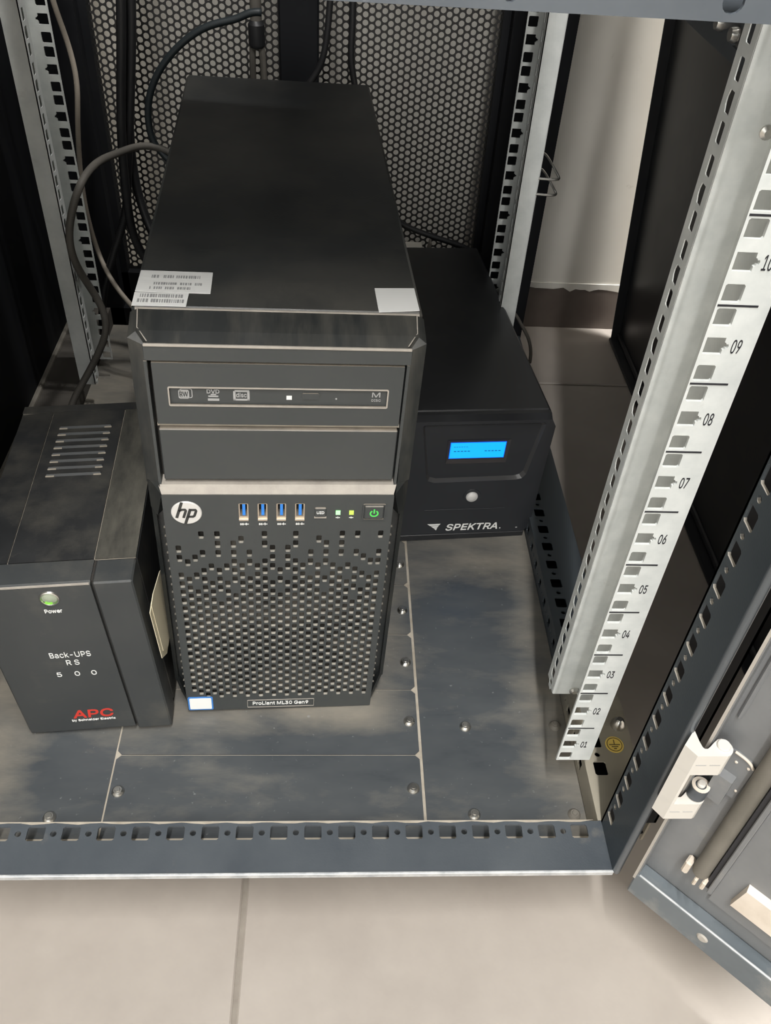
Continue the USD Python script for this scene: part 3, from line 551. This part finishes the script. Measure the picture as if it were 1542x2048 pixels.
# perforated front
ROWS = {0: [3, 5, 11, 15, 21, 23, 26], 1: [8, 18], 2: [5, 7, 11, 15, 19, 21], 3: [0, 12, 14], 4: [3, 5, 7, 9, 17, 19, 21, 23, 26], 5: [0, 2, 12, 14, 24], 6: [1, 7, 9, 11, 15, 17, 19, 25, 26],
        7: [4, 6, 8, 10, 12, 14, 16, 18, 20, 22], 8: [3, 5, 7, 11, 13, 15, 21, 23], 9: [0, 2, 8, 10, 16, 18, 20, 24, 26], 10: list(range(1, 26, 2)), 11: [0, 4, 6, 8, 10, 12, 14, 16, 18, 20, 22, 26],
        12: [1, 3, 5, 9, 11, 15, 17, 21, 23, 25], 13: list(range(0, 27, 2)), 14: [1, 3, 7, 9, 11, 13, 15, 17, 19, 21, 25]}
for r in range(15, 42): ROWS[r] = list(range((r + 1) % 2, 27, 2))
hs = []
for r, cols in ROWS.items():
    for i in cols:
        x = 0.0170 + 0.00542 * i; z = 0.2100 - 0.00456 * r
        if r >= 41 and i in (0,): continue
        rr = 0.0017 if i == 0 else 0.0
        hs.append(rect(x - 0.00185, x + 0.00185, z - 0.0013 - 0.0035, z - 0.0013 + 0.0035, 0.0006, 1))
USBX = [0.0629, 0.0756, 0.0882, 0.1008]
for x in USBX: hs.append(rect(x - 0.0033, x + 0.0033, 0.2226, 0.2380, 0.0005, 1))
fp = obj('front_grille', plate(rect(0.0098, WB - 0.0105, 0.0006, 0.2460, 0.0012, 2), hs, 0.0023, 'xz', 0.0), M_hpgr, hp, smooth=False, label='grey front plate pierced by small square holes')
objs('grille_side', [box(0.0098, 0.0112, 0.0036, 0.0165, 0.006, 0.244), box(WB - 0.0119, WB - 0.0105, 0.0036, 0.0165, 0.006, 0.244)], M_hpf, hp, smooth=False)
obj('grille_backing', box(0.0115, WB - 0.012, 0.0060, 0.0070, 0.008, 0.2185), M_foam, hp, smooth=False, label='dark dusty filter behind the grille')
ribs = []
for k in range(23):
    z = 0.030 + k * 0.0083
    for X0, X1 in ((0.0082, 0.0099), (WB - 0.0106, WB - 0.0089)):
        ribs.append(box(X0, X1, 0.0030, 0.0046, z, z + 0.0007))
obj('vent_rib', ribs, M_rod, hp, smooth=False, kind='stuff', label='fine pale ribs in the side vents of the front')
# badge
lb = obj('round_badge', lathe([(0, 0.0010), (0.0096, 0.0010), (0.0102, 0.0005), (0.0102, 0), (0, 0)], 'y', (0.0251, 0.0, 0.2301), 40), M_silver, hp, label='round silver badge with italic letters')
def stroke(p, w): 
    from shapely.geometry import LineString
    return np.array(LineString(p).buffer(w / 2, cap_style=2, join_style=1, quad_segs=4).exterior.coords)[:-1]
kx, kz = 0.0251, 0.2301
S = lambda x, z: (kx + x + 0.30 * z, kz + z)
lt = []
def letter(p, w): lt.append(plate(stroke([S(*q) for q in p], w), [], 0.0003, 'xz', -0.0013))
letter([(-0.0055, 0.0098), (-0.0055, -0.0040)], 0.0019)
letter([(-0.0055, 0.0022), (-0.0038, 0.0034), (-0.0018, 0.0034), (-0.0010, 0.0024), (-0.0010, -0.0040)], 0.0017)
letter([(0.0016, 0.0040), (0.0016, -0.0098)], 0.0019)
letter([(0.0016, 0.0032), (0.0050, 0.0032), (0.0058, 0.0022), (0.0058, -0.0020), (0.0050, -0.0030), (0.0016, -0.0030)], 0.0017)
obj('badge_letters', lt, M_hpb, lb, smooth=False)
for x in USBX:
    up = obj('usb_port', [plate(rect(x - 0.0033, x + 0.0033, 0.2226, 0.2380, 0.0005, 1), [rect(x - 0.0024, x + 0.0024, 0.2262, 0.2372)], 0.010, 'xz', 0.0004), box(x - 0.0033, x + 0.0033, -0.0006, 0.0006, 0.2222, 0.2240, 0.0002)], M_steel, hp, smooth=False, label='steel port with a blue tongue')
    obj('blue_tongue', box(x - 0.0008, x + 0.0012, 0.0008, 0.009, 0.2266, 0.2370), M_blue, up, smooth=False)
    obj('port_void', box(x - 0.0024, x + 0.0024, 0.0075, 0.0098, 0.2262, 0.2372), M_dark, up, smooth=False)
    obj('port_symbol', [text_xz('SS', 0.0016, x - 0.0014, 0.2183, 0.0, True, width=0.0026), box(x + 0.0002, x + 0.0032, -0.0003, 0, 0.2188, 0.2193), box(x + 0.0012, x + 0.0019, -0.0003, 0, 0.2182, 0.2201)], M_white, up, smooth=False)
ub = obj('locate_button', box(0.1108, 0.1188, -0.0012, 0.002, 0.2264, 0.2346, 0.0006), M_hpf, hp, smooth=False)
obj('button_text', text_xz('UID', 0.0022, 0.1148, 0.2296, -0.0012, True, width=0.0052), M_white, ub, smooth=False)
obj('button_edge', box(0.1106, 0.1190, -0.0010, 0.0, 0.2252, 0.2262), M_hptrim, ub, smooth=False)
for x, m in ((0.1269, M_green), (0.1361, M_lime)):
    le = obj('status_lamp', box(x - 0.0016, x + 0.0016, -0.0004, 0.001, 0.2278, 0.2316), m, hp, smooth=False, label='small lit green indicator')
    obj('lamp_symbol', [lathe([(0, 0.0003), (0.0007, 0.0003), (0.0007, 0), (0, 0)], 'y', (x, 0, 0.2250), 8), box(x - 0.0015, x + 0.0015, -0.0003, 0, 0.2247, 0.2252)], M_white, le, smooth=False)
pb = obj('power_button', [plate(rect(0.1436, 0.1596, 0.2232, 0.2378, 0.0012, 2), [rect(0.1444, 0.1588, 0.2240, 0.2370, 0.0008, 2)], 0.0012, 'xz', -0.0010), box(0.1448, 0.1584, -0.0014, 0.002, 0.2244, 0.2366, 0.0008)], M_hpf, hp, smooth=False, label='square power button with a glowing green symbol')
arc = [(0.1516 + 0.0026 * math.sin(a), 0.2300 + 0.0026 * math.cos(a)) for a in np.linspace(0.6, 2 * math.pi - 0.6, 20)]
obj('power_symbol', [plate(stroke(arc, 0.0010), [], 0.0003, 'xz', -0.0017), box(0.1511, 0.1521, -0.0017, -0.0014, 0.2300, 0.2338)], M_symb, pb, smooth=False)
nt = obj('name_plate', plate(rect(0.0596, 0.1160, 0.0030, 0.0134, 0.0006, 2), [rect(0.0600, 0.1156, 0.0034, 0.0130, 0.0005, 2)], 0.0005, 'xz', -0.0005), M_hptrim, hp, smooth=False, label='narrow framed name plate at the foot of the front')
obj('name_text', text_xz('ProLiant ML30 Gen9', 0.0042, 0.0876, 0.0064, 0.0, True, width=0.0470), M_white, nt, smooth=False)
ps = obj('processor_sticker', plate(rect(0.0106, 0.0312, 0.0015, 0.0197, 0.0014, 2), [], 0.0004, 'xz', -0.0004), M_bluelbl, hp, smooth=False, label='white square sticker with a blue border')
obj('sticker_face', plate(rect(0.0119, 0.0299, 0.0030, 0.0182, 0.0008, 2), [], 0.0002, 'xz', -0.0006), M_paperw, ps, smooth=False)
def top_label(poly, rows, name, label):
    lbp = obj(name, plate(np.array(poly) / 1000, [], 0.0003, 'xy', HB), M_paperw, hp, smooth=False, label=label)
    if rows:
        bars = []
        for x0, x1, y0, y1 in rows:
            x = x0
            while x < x1:
                w = 0.4 + 0.9 * RNG.random()
                if RNG.random() > 0.15: bars.append(box(x / 1000, (x + w) / 1000, y0 / 1000, y1 / 1000, HB + 0.0003, HB + 0.00045))
                x += w + 0.3 + 0.5 * RNG.random()
        obj('bar_code', bars, M_grey, lbp, smooth=False, kind='stuff', label='rows of blurred bar code')
    return lbp
top_label([(1.6, 74.3), (45.8, 74.0), (45.7, 47.5), (1.0, 47.8)], [(9, 38, 65, 68.5), (11, 40, 56.5, 59.5), (9, 34, 51, 54)], 'serial_label', 'larger white label with rows of bar code')
top_label([(0.9, 46.7), (32.9, 47.2), (32.3, 31.3), (0.9, 31.3)], [(3.5, 30, 41, 45), (3.5, 30, 35, 39)], 'serial_label', 'smaller white label with two rows of bar code')
top_label([(146.9, 60.2), (172.4, 61.5), (172.6, 33.8), (147.2, 30.6)], [], 'blank_label', 'square white label at the front corner')
obj('key_lock', lathe([(0, 0.0022), (0.0040, 0.0022), (0.0055, 0.0010), (0.0055, 0), (0, 0)], 'x', (0.0, 0.0240, 0.2420), 20), M_chrome, hp, label='round steel key lock on the cheek')

# ------------------------------------------------------------------ left UPS
ap = thing('battery_backup', 'black battery backup unit with red lettering and lit power button, left of the tower server', 'battery backup', pose((-0.1976, 0.0454, -0.038), 0.0592, -0.0432))
AW, AH, AD, AY = 0.1157, 0.1786, 0.2017, 0.0227
obj('case', box(0.0, AW, AY + 0.0006, AD + 0.010, 0.002, AH - 0.0016, 0.002), M_apc, ap)
def seam_plate(x0, x1, y0, y1, dl, dr):
    return hull([(x0, y0, AH - 0.0016), (x1, y0, AH - 0.0016), (x0, y1, AH - 0.0016), (x1, y1, AH - 0.0016), (x0, y0, AH - dl), (x1, y0, AH - dr), (x0, y1, AH - dl), (x1, y1, AH - dr)])
tp = obj('top_cover', seam_plate(0.0268, 0.0860, AY + 0.0010, AD, 0, 0), M_apc, ap, smooth=False, label='flat middle of the top with louvres')
obj('top_cover', seam_plate(0.0004, 0.0260, AY + 0.0010, AD, 0.0012, 0), M_apc, ap, smooth=False)
obj('top_cover', seam_plate(0.0868, AW - 0.0004, AY + 0.0010, AD, 0, 0.0010), M_apcd, ap, smooth=False)
obj('top_cover', seam_plate(0.0004, AW - 0.0004, AD + 0.0008, AD + 0.0098, 0.0, 0.0), M_apc, ap, smooth=False)
obj('seam_dust', [box(0.0005, AW - 0.0005, AY + 0.0008, AD + 0.009, AH - 0.0018, AH - 0.0013)], M_dustfill, ap, smooth=False, label='thin pale dust lines in the seams of the top')
for k in range(8):
    y = 0.1180 + k * 0.00875
    lv = hull([(0.0352, y - 0.0016, AH), (0.0782, y - 0.0016, AH), (0.0352, y + 0.0016, AH), (0.0782, y + 0.0016, AH), (0.0362, y + 0.0002, AH + 0.0013), (0.0772, y + 0.0002, AH + 0.0013)])
    l = obj('louvre', lv, M_apcf, tp, smooth=False)
    objs('louvre_dust', [box(0.0354, 0.0420, y - 0.0020, y - 0.0008, AH, AH + 0.0006), box(0.0722, 0.0780, y - 0.0020, y - 0.0008, AH, AH + 0.0006)], M_dustfill, tp, smooth=False)
# front: main face, groove, side face
cs = rect(0.0, 0.0862, 0.0, AY, 0.0)
fm = hull([(0.0030, 0.0, 0.004), (0.0868, 0.0, 0.004), (0.0, 0.0040, 0.004), (0.0, AY, 0.0), (0.0868, AY, 0.0), (0.0868, 0.0022, AH - 0.0006), (0.0868, 0.0, AH - 0.0016), (0.0030, 0.0, AH - 0.0016), (0.0, 0.0040, AH - 0.0016), (0.0, AY, AH), (0.0868, AY, AH), (0.002, 0.003, AH), (0.0868, 0.003, AH), (0.006, 0.002, 0.0)])
ff = obj('front_panel', fm, M_apcf, ap, smooth=20, label='dark grey front with printed lettering')
obj('front_panel', box(0.0882, AW, 0.0, AY, 0.0, AH - 0.0002, 0.0012), M_apcf, ap, smooth=False, label='narrow dark grey strip beside the groove')
obj('groove', box(0.0866, 0.0882, 0.0035, AY, 0.002, AH - 0.001), M_dark, ap, smooth=False)
obj('top_ridge', [box(0.003, 0.0862, -0.0002, 0.0010, AH - 0.0014, AH - 0.0002)], M_hptrim, ap, smooth=False, label='dusty upper edge of the front')
pbn = obj('power_button', [lathe([(0.0052, 0.0004), (0.0060, 0.0012), (0.0068, 0.0008), (0.0072, 0), (0.0052, 0)], 'y', (0.0565, 0.0, 0.1655), 28)], M_chrome, ap, label='round chrome ringed power button')
obj('button_dome', lathe([(0, 0.0016), (0.0030, 0.0013), (0.0052, 0.0002), (0.0052, 0), (0, 0)], 'y', (0.0565, 0.0, 0.1655), 24), plain('button_lens', (0.30, 0.34, 0.26), 0.2), pbn)
cres = [(0.0565 - 0.0004 + 0.0030 * math.sin(a), 0.1655 + 0.0036 * math.cos(a)) for a in np.linspace(math.pi * 0.80, math.pi * 1.30, 10)]
obj('button_light', plate(stroke(cres, 0.0014), [], 0.0012, 'xz', -0.0022), glow('lime_glow', (0.30, 0.75, 0.05), 0.4, (0.1, 0.3, 0.05)), pbn, smooth=False)
obj('printed_word', text_xz('Power', 0.0036, 0.0561, 0.1503, 0.0, True, width=0.0122), M_white, ff, smooth=False)
obj('printed_word', text_xz('Back-UPS', 0.0060, 0.0561, 0.0992, 0.0, False, width=0.0300), M_white, ff, smooth=False)
obj('printed_word', text_xz('R S', 0.0058, 0.0560, 0.0898, 0.0, False, width=0.0095), M_white, ff, smooth=False)
for c, x in zip('500', (0.0428, 0.0562, 0.0687)): obj('printed_number', text_xz(c, 0.0052, x, 0.0762, 0.0, False, xs=1.1), M_white, ff, smooth=False)
obj('red_logo', text_xz('APC', 0.0098, 0.0566, 0.0206, 0.0, True, width=0.0318, shear=0.12), M_red, ff, smooth=False, label='red italic logo letters')
obj('printed_word', text_xz('by Schneider Electric', 0.0026, 0.0556, 0.0160, 0.0, True, width=0.0345), M_white, ff, smooth=False)
objs('rubber_foot', [box(x, x + 0.012, y, y + 0.012, -0.0035, 0.003) for x in (0.085, 0.098) for y in (0.03, 0.185)], M_print, ap, smooth=False)

# ------------------------------------------------------------------ right UPS
sp = thing('power_supply_unit', 'low black power supply with glowing blue screen, right of the tower server', 'battery backup', pose((0.2541, 0.2925, -0.038), 0.100, 0.020))
SW, SH, SD = 0.150, 0.155, 0.349
obj('case', [box(-SW, 0.0, 0.0115, SD, 0.001, SH, 0.003)], M_spk, sp)
pan = np.array([(-0.1255, 0.1480), (-0.0095, 0.1485), (-0.0078, 0.1465), (-0.0160, 0.0850), (-0.0195, 0.0800), (-0.0255, 0.0782), (-0.1085, 0.0772), (-0.1150, 0.0795), (-0.1172, 0.0850), (-0.1268, 0.1460)])
fout = np.array([(-SW + 0.004, 0.0065), (-0.0045, 0.0065), (0.0010, 0.0140), (0.0020, 0.1440), (-0.0025, 0.1520), (-SW + 0.004, 0.1520)])
bz = obj('front_bezel', [plate(fout, [pan], 0.0120, 'xz', 0.0)], M_spkf, sp, smooth=False, label='black front with a sunken display panel')
obj('bezel_top', hull([(-SW + 0.004, 0.0, 0.1520), (-0.0025, 0.0, 0.1520), (-SW + 0.004, 0.012, 0.1520), (-0.0025, 0.012, 0.1520), (-SW + 0.003, 0.0118, SH), (-0.002, 0.0118, SH), (-SW + 0.003, 0.0070, SH), (-0.002, 0.0070, SH)]), M_spk, sp, smooth=False)
sunk = pan.copy(); c = sunk.mean(0)
inner = c + (sunk - c) * np.array([0.955, 0.925])
rp = plate(pan, [], 0.0010, 'xz', 0.0042)
dp = obj('display_panel', rp, M_spkf, sp, smooth=False, label='sunken dark display panel')
# sloping rim of the panel
def ring_loft(A, yA, B, yB):
    V = np.vstack([np.stack([A[:, 0], np.full(len(A), yA), A[:, 1]], 1), np.stack([B[:, 0], np.full(len(B), yB), B[:, 1]], 1)]); n = len(A); Fc = []
    for i in range(n):
        j = (i + 1) % n; Fc += [[i, j, n + j], [i, n + j, n + i]]
    return trimesh.Trimesh(V, np.array(Fc), process=False)
obj('panel_rim', ring_loft(pan, -0.0002, inner, 0.0042), plain('rim_sheen', (0.055, 0.054, 0.054), 0.35), sp, smooth=20, label='sloping rim round the display panel')  # lighter base colour carries the highlight of the rim
lcd = rect(-0.0968, -0.0415, 0.1042, 0.1240)
lb_o = np.array([(-0.0992, 0.0980), (-0.0385, 0.0980), (-0.0375, 0.1270), (-0.0998, 0.1270)])
obj('screen_frame', [ring_loft(lb_o, 0.0036, lcd, 0.0044)], plain('screen_surround', (0.035, 0.031, 0.032), 0.5), sp, smooth=False)
scr = obj('lcd_screen', [plate(rect(-0.0962, -0.0421, 0.1048, 0.1234), [], 0.0003, 'xz', 0.0038)], M_lcd, sp, smooth=False, label='bright blue rectangular screen')
obj('screen_edge', plate(lcd, [rect(-0.0962, -0.0421, 0.1048, 0.1234)], 0.0003, 'xz', 0.0038), M_lcdedge, scr, smooth=False)
seg = []
for x0, n in ((-0.0925, 6), (-0.0620, 6)):
    for k in range(n - 1): seg.append(box(x0 + k * 0.0034, x0 + k * 0.0034 + 0.0022, 0.0036, 0.0038, 0.1128, 0.1136))
for k in range(6): seg.append(box(-0.0930 + k * 0.0024, -0.0930 + k * 0.0024 + 0.0015, 0.0036, 0.0038, 0.1184, 0.1188))
obj('screen_segments', seg, M_lcdtxt, scr, smooth=False, kind='stuff', label='faint dark dashes on the screen')
sbn = obj('push_button', lathe([(0, 0.0035), (0.0030, 0.0032), (0.0055, 0.0020), (0.0062, 0.0008), (0.0062, 0), (0, 0)], 'y', (-0.0675, -0.0002, 0.0575), 28), M_silver, sp, label='round silver push button')
obj('button_well', lathe([(0.0062, 0.0003), (0.0088, 0.0006), (0.0092, 0), (0.0062, 0)], 'y', (-0.0675, 0.0, 0.0580), 28), M_spkf, sbn)
obj('ridge_line', box(-0.1144, -0.0300, -0.0006, 0.0004, 0.0402, 0.0410, 0.0002), M_spkf, sp, smooth=False)
obj('plinth', box(-SW + 0.004, -0.004, -0.0008, 0.0115, -0.0015, 0.0062, 0.0006), M_spk, sp, smooth=False)
lg = [np.array([(-0.1090, 0.0208), (-0.0952, 0.0208), (-0.0965, 0.0190), (-0.1058, 0.0182)]), np.array([(-0.1050, 0.0175), (-0.0968, 0.0182), (-0.0978, 0.0163), (-0.1020, 0.0150)]), np.array([(-0.1015, 0.0144), (-0.0980, 0.0156), (-0.0990, 0.0118)])]
obj('wing_logo', [plate(g, [], 0.0003, 'xz', -0.0003) for g in lg], M_white, sp, smooth=False, label='white wing shaped logo')
obj('printed_word', text_xz('SPEKTRA', 0.0086, -0.0612, 0.0110, 0.0, True, width=0.0560, shear=0.18), M_white, sp, smooth=False)
obj('printed_dot', box(-0.0312, -0.0300, -0.0003, 0, 0.0110, 0.0122), M_white, sp, smooth=False)
obj('front_lamp', box(-0.0138, -0.0118, -0.0003, 0, 0.0112, 0.0122), M_grey, sp, smooth=False)
objs('rubber_foot', [box(-0.145, -0.13, y, y + 0.015, -0.0028, 0.003) for y in (0.03, 0.30)], M_print, sp, smooth=False)

# ------------------------------------------------------------------ leaning side panel
LP = thing('loose_side_panel', 'tall black cabinet side panel taken off and leaning against the open right side', 'panel')
def lp(m):
    """panel frame: x thickness (towards +x), y along, z up; tilts towards the rack and turns slightly."""
    m = tri(m); m.apply_translation((0, 0, 0))
    t = np.eye(4); t[:3, :3] = Rot.from_euler('ZYX', [math.radians(-0.3), math.radians(-4.9), 0]).as_matrix(); t[:3, 3] = (0.4865, 0.790, ZF + 0.001)
    m.apply_transform(t); return m
obj('panel_sheet', lp(box(0.0, 0.0015, -0.770, 0.0, 0.001, 1.85)), M_panel, LP, smooth=False)
obj('rear_flange', lp(box(-0.013, 0.0, -0.0015, 0.0, 0.001, 1.85)), M_panel, LP, smooth=False)
obj('front_flange', lp(box(-0.013, 0.0, -0.770, -0.7685, 0.001, 1.85)), M_panel, LP, smooth=False)
obj('bottom_flange', [lp(box(-0.016, 0.0, -0.770, 0.0, 0.001, 0.0060, 0.0015)), lp(tube([(-0.001, -0.769, 0.010), (-0.001, -0.001, 0.010)], 0.0040, 10, False))], M_panel, LP, smooth=30)

# ------------------------------------------------------------------ cables and small things
def cable(name, label, pts, r, m, group=None, cat='cable'):
    p = obj(name, tube(pts, r), m, None, smooth=True, label=label, category=cat, group=group)
    return p
cable('power_cable', 'thick black cable hanging straight before the perforated rear sheet, left of the tower', [(-0.163, 0.640, 0.62), (-0.166, 0.640, 0.45), (-0.169, 0.640, 0.380), (-0.174, 0.640, 0.340), (-0.179, 0.640, 0.296), (-0.182, 0.640, 0.255), (-0.185, 0.640, 0.217), (-0.184, 0.640, 0.172), (-0.176, 0.635, 0.135), (-0.160, 0.620, 0.100)], 0.0050, M_cableb)
cable('power_cable', 'black cable running beside the thick one and swerving to the left lower down', [(-0.150, 0.620, 0.62), (-0.154, 0.620, 0.45), (-0.158, 0.620, 0.385), (-0.164, 0.620, 0.336), (-0.171, 0.620, 0.293), (-0.179, 0.620, 0.246), (-0.187, 0.620, 0.202), (-0.196, 0.620, 0.156), (-0.212, 0.615, 0.115), (-0.232, 0.600, 0.060), (-0.238, 0.590, 0.000)], 0.0046, M_cableb)
cable('power_cable', 'leftmost black cable, nearest to the left rear rail and bending towards it', [(-0.160, 0.600, 0.62), (-0.162, 0.600, 0.45), (-0.164, 0.600, 0.389), (-0.173, 0.600, 0.322), (-0.184, 0.600, 0.243), (-0.188, 0.600, 0.177), (-0.185, 0.600, 0.128), (-0.170, 0.600, 0.090), (-0.160, 0.590, 0.040)], 0.0048, M_cableb)
cable('network_cable', 'dark teal cable arching over from the centre to behind the tower', [(-0.030, 0.600, 0.372), (-0.044, 0.600, 0.370), (-0.056, 0.600, 0.365), (-0.081, 0.600, 0.358), (-0.110, 0.600, 0.341), (-0.135, 0.600, 0.315), (-0.149, 0.600, 0.288), (-0.153, 0.600, 0.265), (-0.150, 0.600, 0.242), (-0.135, 0.598, 0.223), (-0.115, 0.595, 0.200)], 0.0036, M_cablet)
cable('power_cable', 'thin black cable dropping behind the tower, right of the upright bar', [(0.060, 0.660, 0.55), (0.060, 0.660, 0.387), (0.060, 0.660, 0.346), (0.060, 0.660, 0.317), (0.064, 0.660, 0.294), (0.068, 0.655, 0.265), (0.070, 0.640, 0.200)], 0.0036, M_cableb)
cable('power_cable', 'thin black cable curving against the upright bar behind the tower', [(0.040, 0.670, 0.55), (0.037, 0.670, 0.384), (0.035, 0.670, 0.352), (0.031, 0.670, 0.322), (0.024, 0.670, 0.302), (0.012, 0.668, 0.284), (0.000, 0.660, 0.240)], 0.0036, M_cableb)
cable('signal_cable', 'dusty grey cable looping in front of the left rear rail and down beside it', [(-0.110, 0.600, 0.215), (-0.140, 0.600, 0.234), (-0.161, 0.590, 0.241), (-0.178, 0.560, 0.245), (-0.189, 0.520, 0.251), (-0.197, 0.470, 0.249), (-0.206, 0.455, 0.228), (-0.212, 0.450, 0.205), (-0.212, 0.450, 0.179), (-0.205, 0.460, 0.144), (-0.197, 0.460, 0.121), (-0.195, 0.455, 0.100), (-0.206, 0.450, 0.072), (-0.222, 0.440, 0.046), (-0.235, 0.430, 0.026), (-0.246, 0.405, -0.004)], 0.0038, M_cableg)
cable('signal_cable', 'thin beige cable hanging behind the left rear rail and crossing to the tower', [(-0.232, 0.590, 0.55), (-0.229, 0.600, 0.365), (-0.226, 0.610, 0.331), (-0.224, 0.610, 0.298), (-0.229, 0.610, 0.263), (-0.239, 0.620, 0.206), (-0.241, 0.620, 0.148), (-0.236, 0.620, 0.102), (-0.224, 0.600, 0.087), (-0.207, 0.580, 0.072), (-0.190, 0.570, 0.055), (-0.172, 0.560, 0.035)], 0.0028, M_cabley)
cable('signal_cable', 'short grey cable arc peeping out beside the power supply at the rear rail', [(0.262, 0.600, 0.060), (0.270, 0.600, 0.052), (0.277, 0.600, 0.044), (0.285, 0.600, 0.032), (0.294, 0.600, 0.018), (0.301, 0.600, 0.001), (0.304, 0.600, -0.022)], 0.0022, M_cableg)
cable('power_cable', 'black cable lying across the foot of the perforated sheet, behind the power supply', [(0.095, 0.680, 0.136), (0.120, 0.680, 0.130), (0.135, 0.680, 0.122), (0.159, 0.680, 0.113), (0.192, 0.680, 0.103), (0.222, 0.680, 0.090), (0.236, 0.670, 0.040)], 0.0034, M_cableb)
vg = thing('monitor_plug', 'grey video plug with black grip hanging above the tower, beside the upright bar', 'plug')
obj('cable', [tube([(-0.038, 0.650, 0.55), (-0.039, 0.650, 0.45), (-0.040, 0.650, 0.352)], 0.0060, 12, False)], M_cableg, vg, smooth=True)
obj('grip', lathe([(0, 0), (0.0070, 0), (0.0086, 0.003), (0.0086, 0.022), (0.0060, 0.026), (0, 0.026)], 'z', (-0.0400, 0.650, 0.3270), 16), M_cableb, vg)
objs('lead', [tube([(-0.0445, 0.650, 0.328), (-0.0455, 0.650, 0.300), (-0.0440, 0.648, 0.255)], 0.0035, 10), tube([(-0.0355, 0.650, 0.328), (-0.0340, 0.650, 0.300), (-0.0350, 0.648, 0.255)], 0.0035, 10)], M_cableg, vg)
pg = thing('power_plug', 'small cream plug on a brown bracket, beside the rear of the power supply', 'plug')
obj('plug_body', [box(0.128, 0.1585, 0.655, 0.672, 0.0875, 0.0960, 0.001), box(0.130, 0.1560, 0.660, 0.676, 0.0960, 0.1040, 0.001)], M_plug, pg, smooth=False)
obj('bracket', hull([(0.1590, 0.655, 0.086), (0.1630, 0.655, 0.086), (0.1590, 0.668, 0.086), (0.1630, 0.668, 0.086), (0.1640, 0.655, 0.112), (0.1665, 0.655, 0.112), (0.1640, 0.668, 0.112), (0.1665, 0.668, 0.112)]), M_rod, pg, smooth=False)
obj('prong', box(0.1540, 0.1600, 0.660, 0.690, ZT, 0.0875), M_print, pg, smooth=False)
# folded paper squeezed between backup unit and tower
en = thing('folded_paper', 'folded cream paper squeezed between the battery backup and the tower', 'paper')
pp = np.array([(0.087, 0.109), (0.060, 0.114), (0.051, 0.112), (0.059, 0.049), (0.074, 0.036), (0.100, 0.040), (0.110, 0.095)])
for k, (dx, off) in enumerate(((0.0, (0, 0)), (0.0008, (0.004, 0.004)), (-0.0009, (0.008, -0.003)))):
    obj('sheet', plate(pp + np.array(off), [], 0.0006, 'yz', -0.0822 + dx), M_env, en, smooth=False)
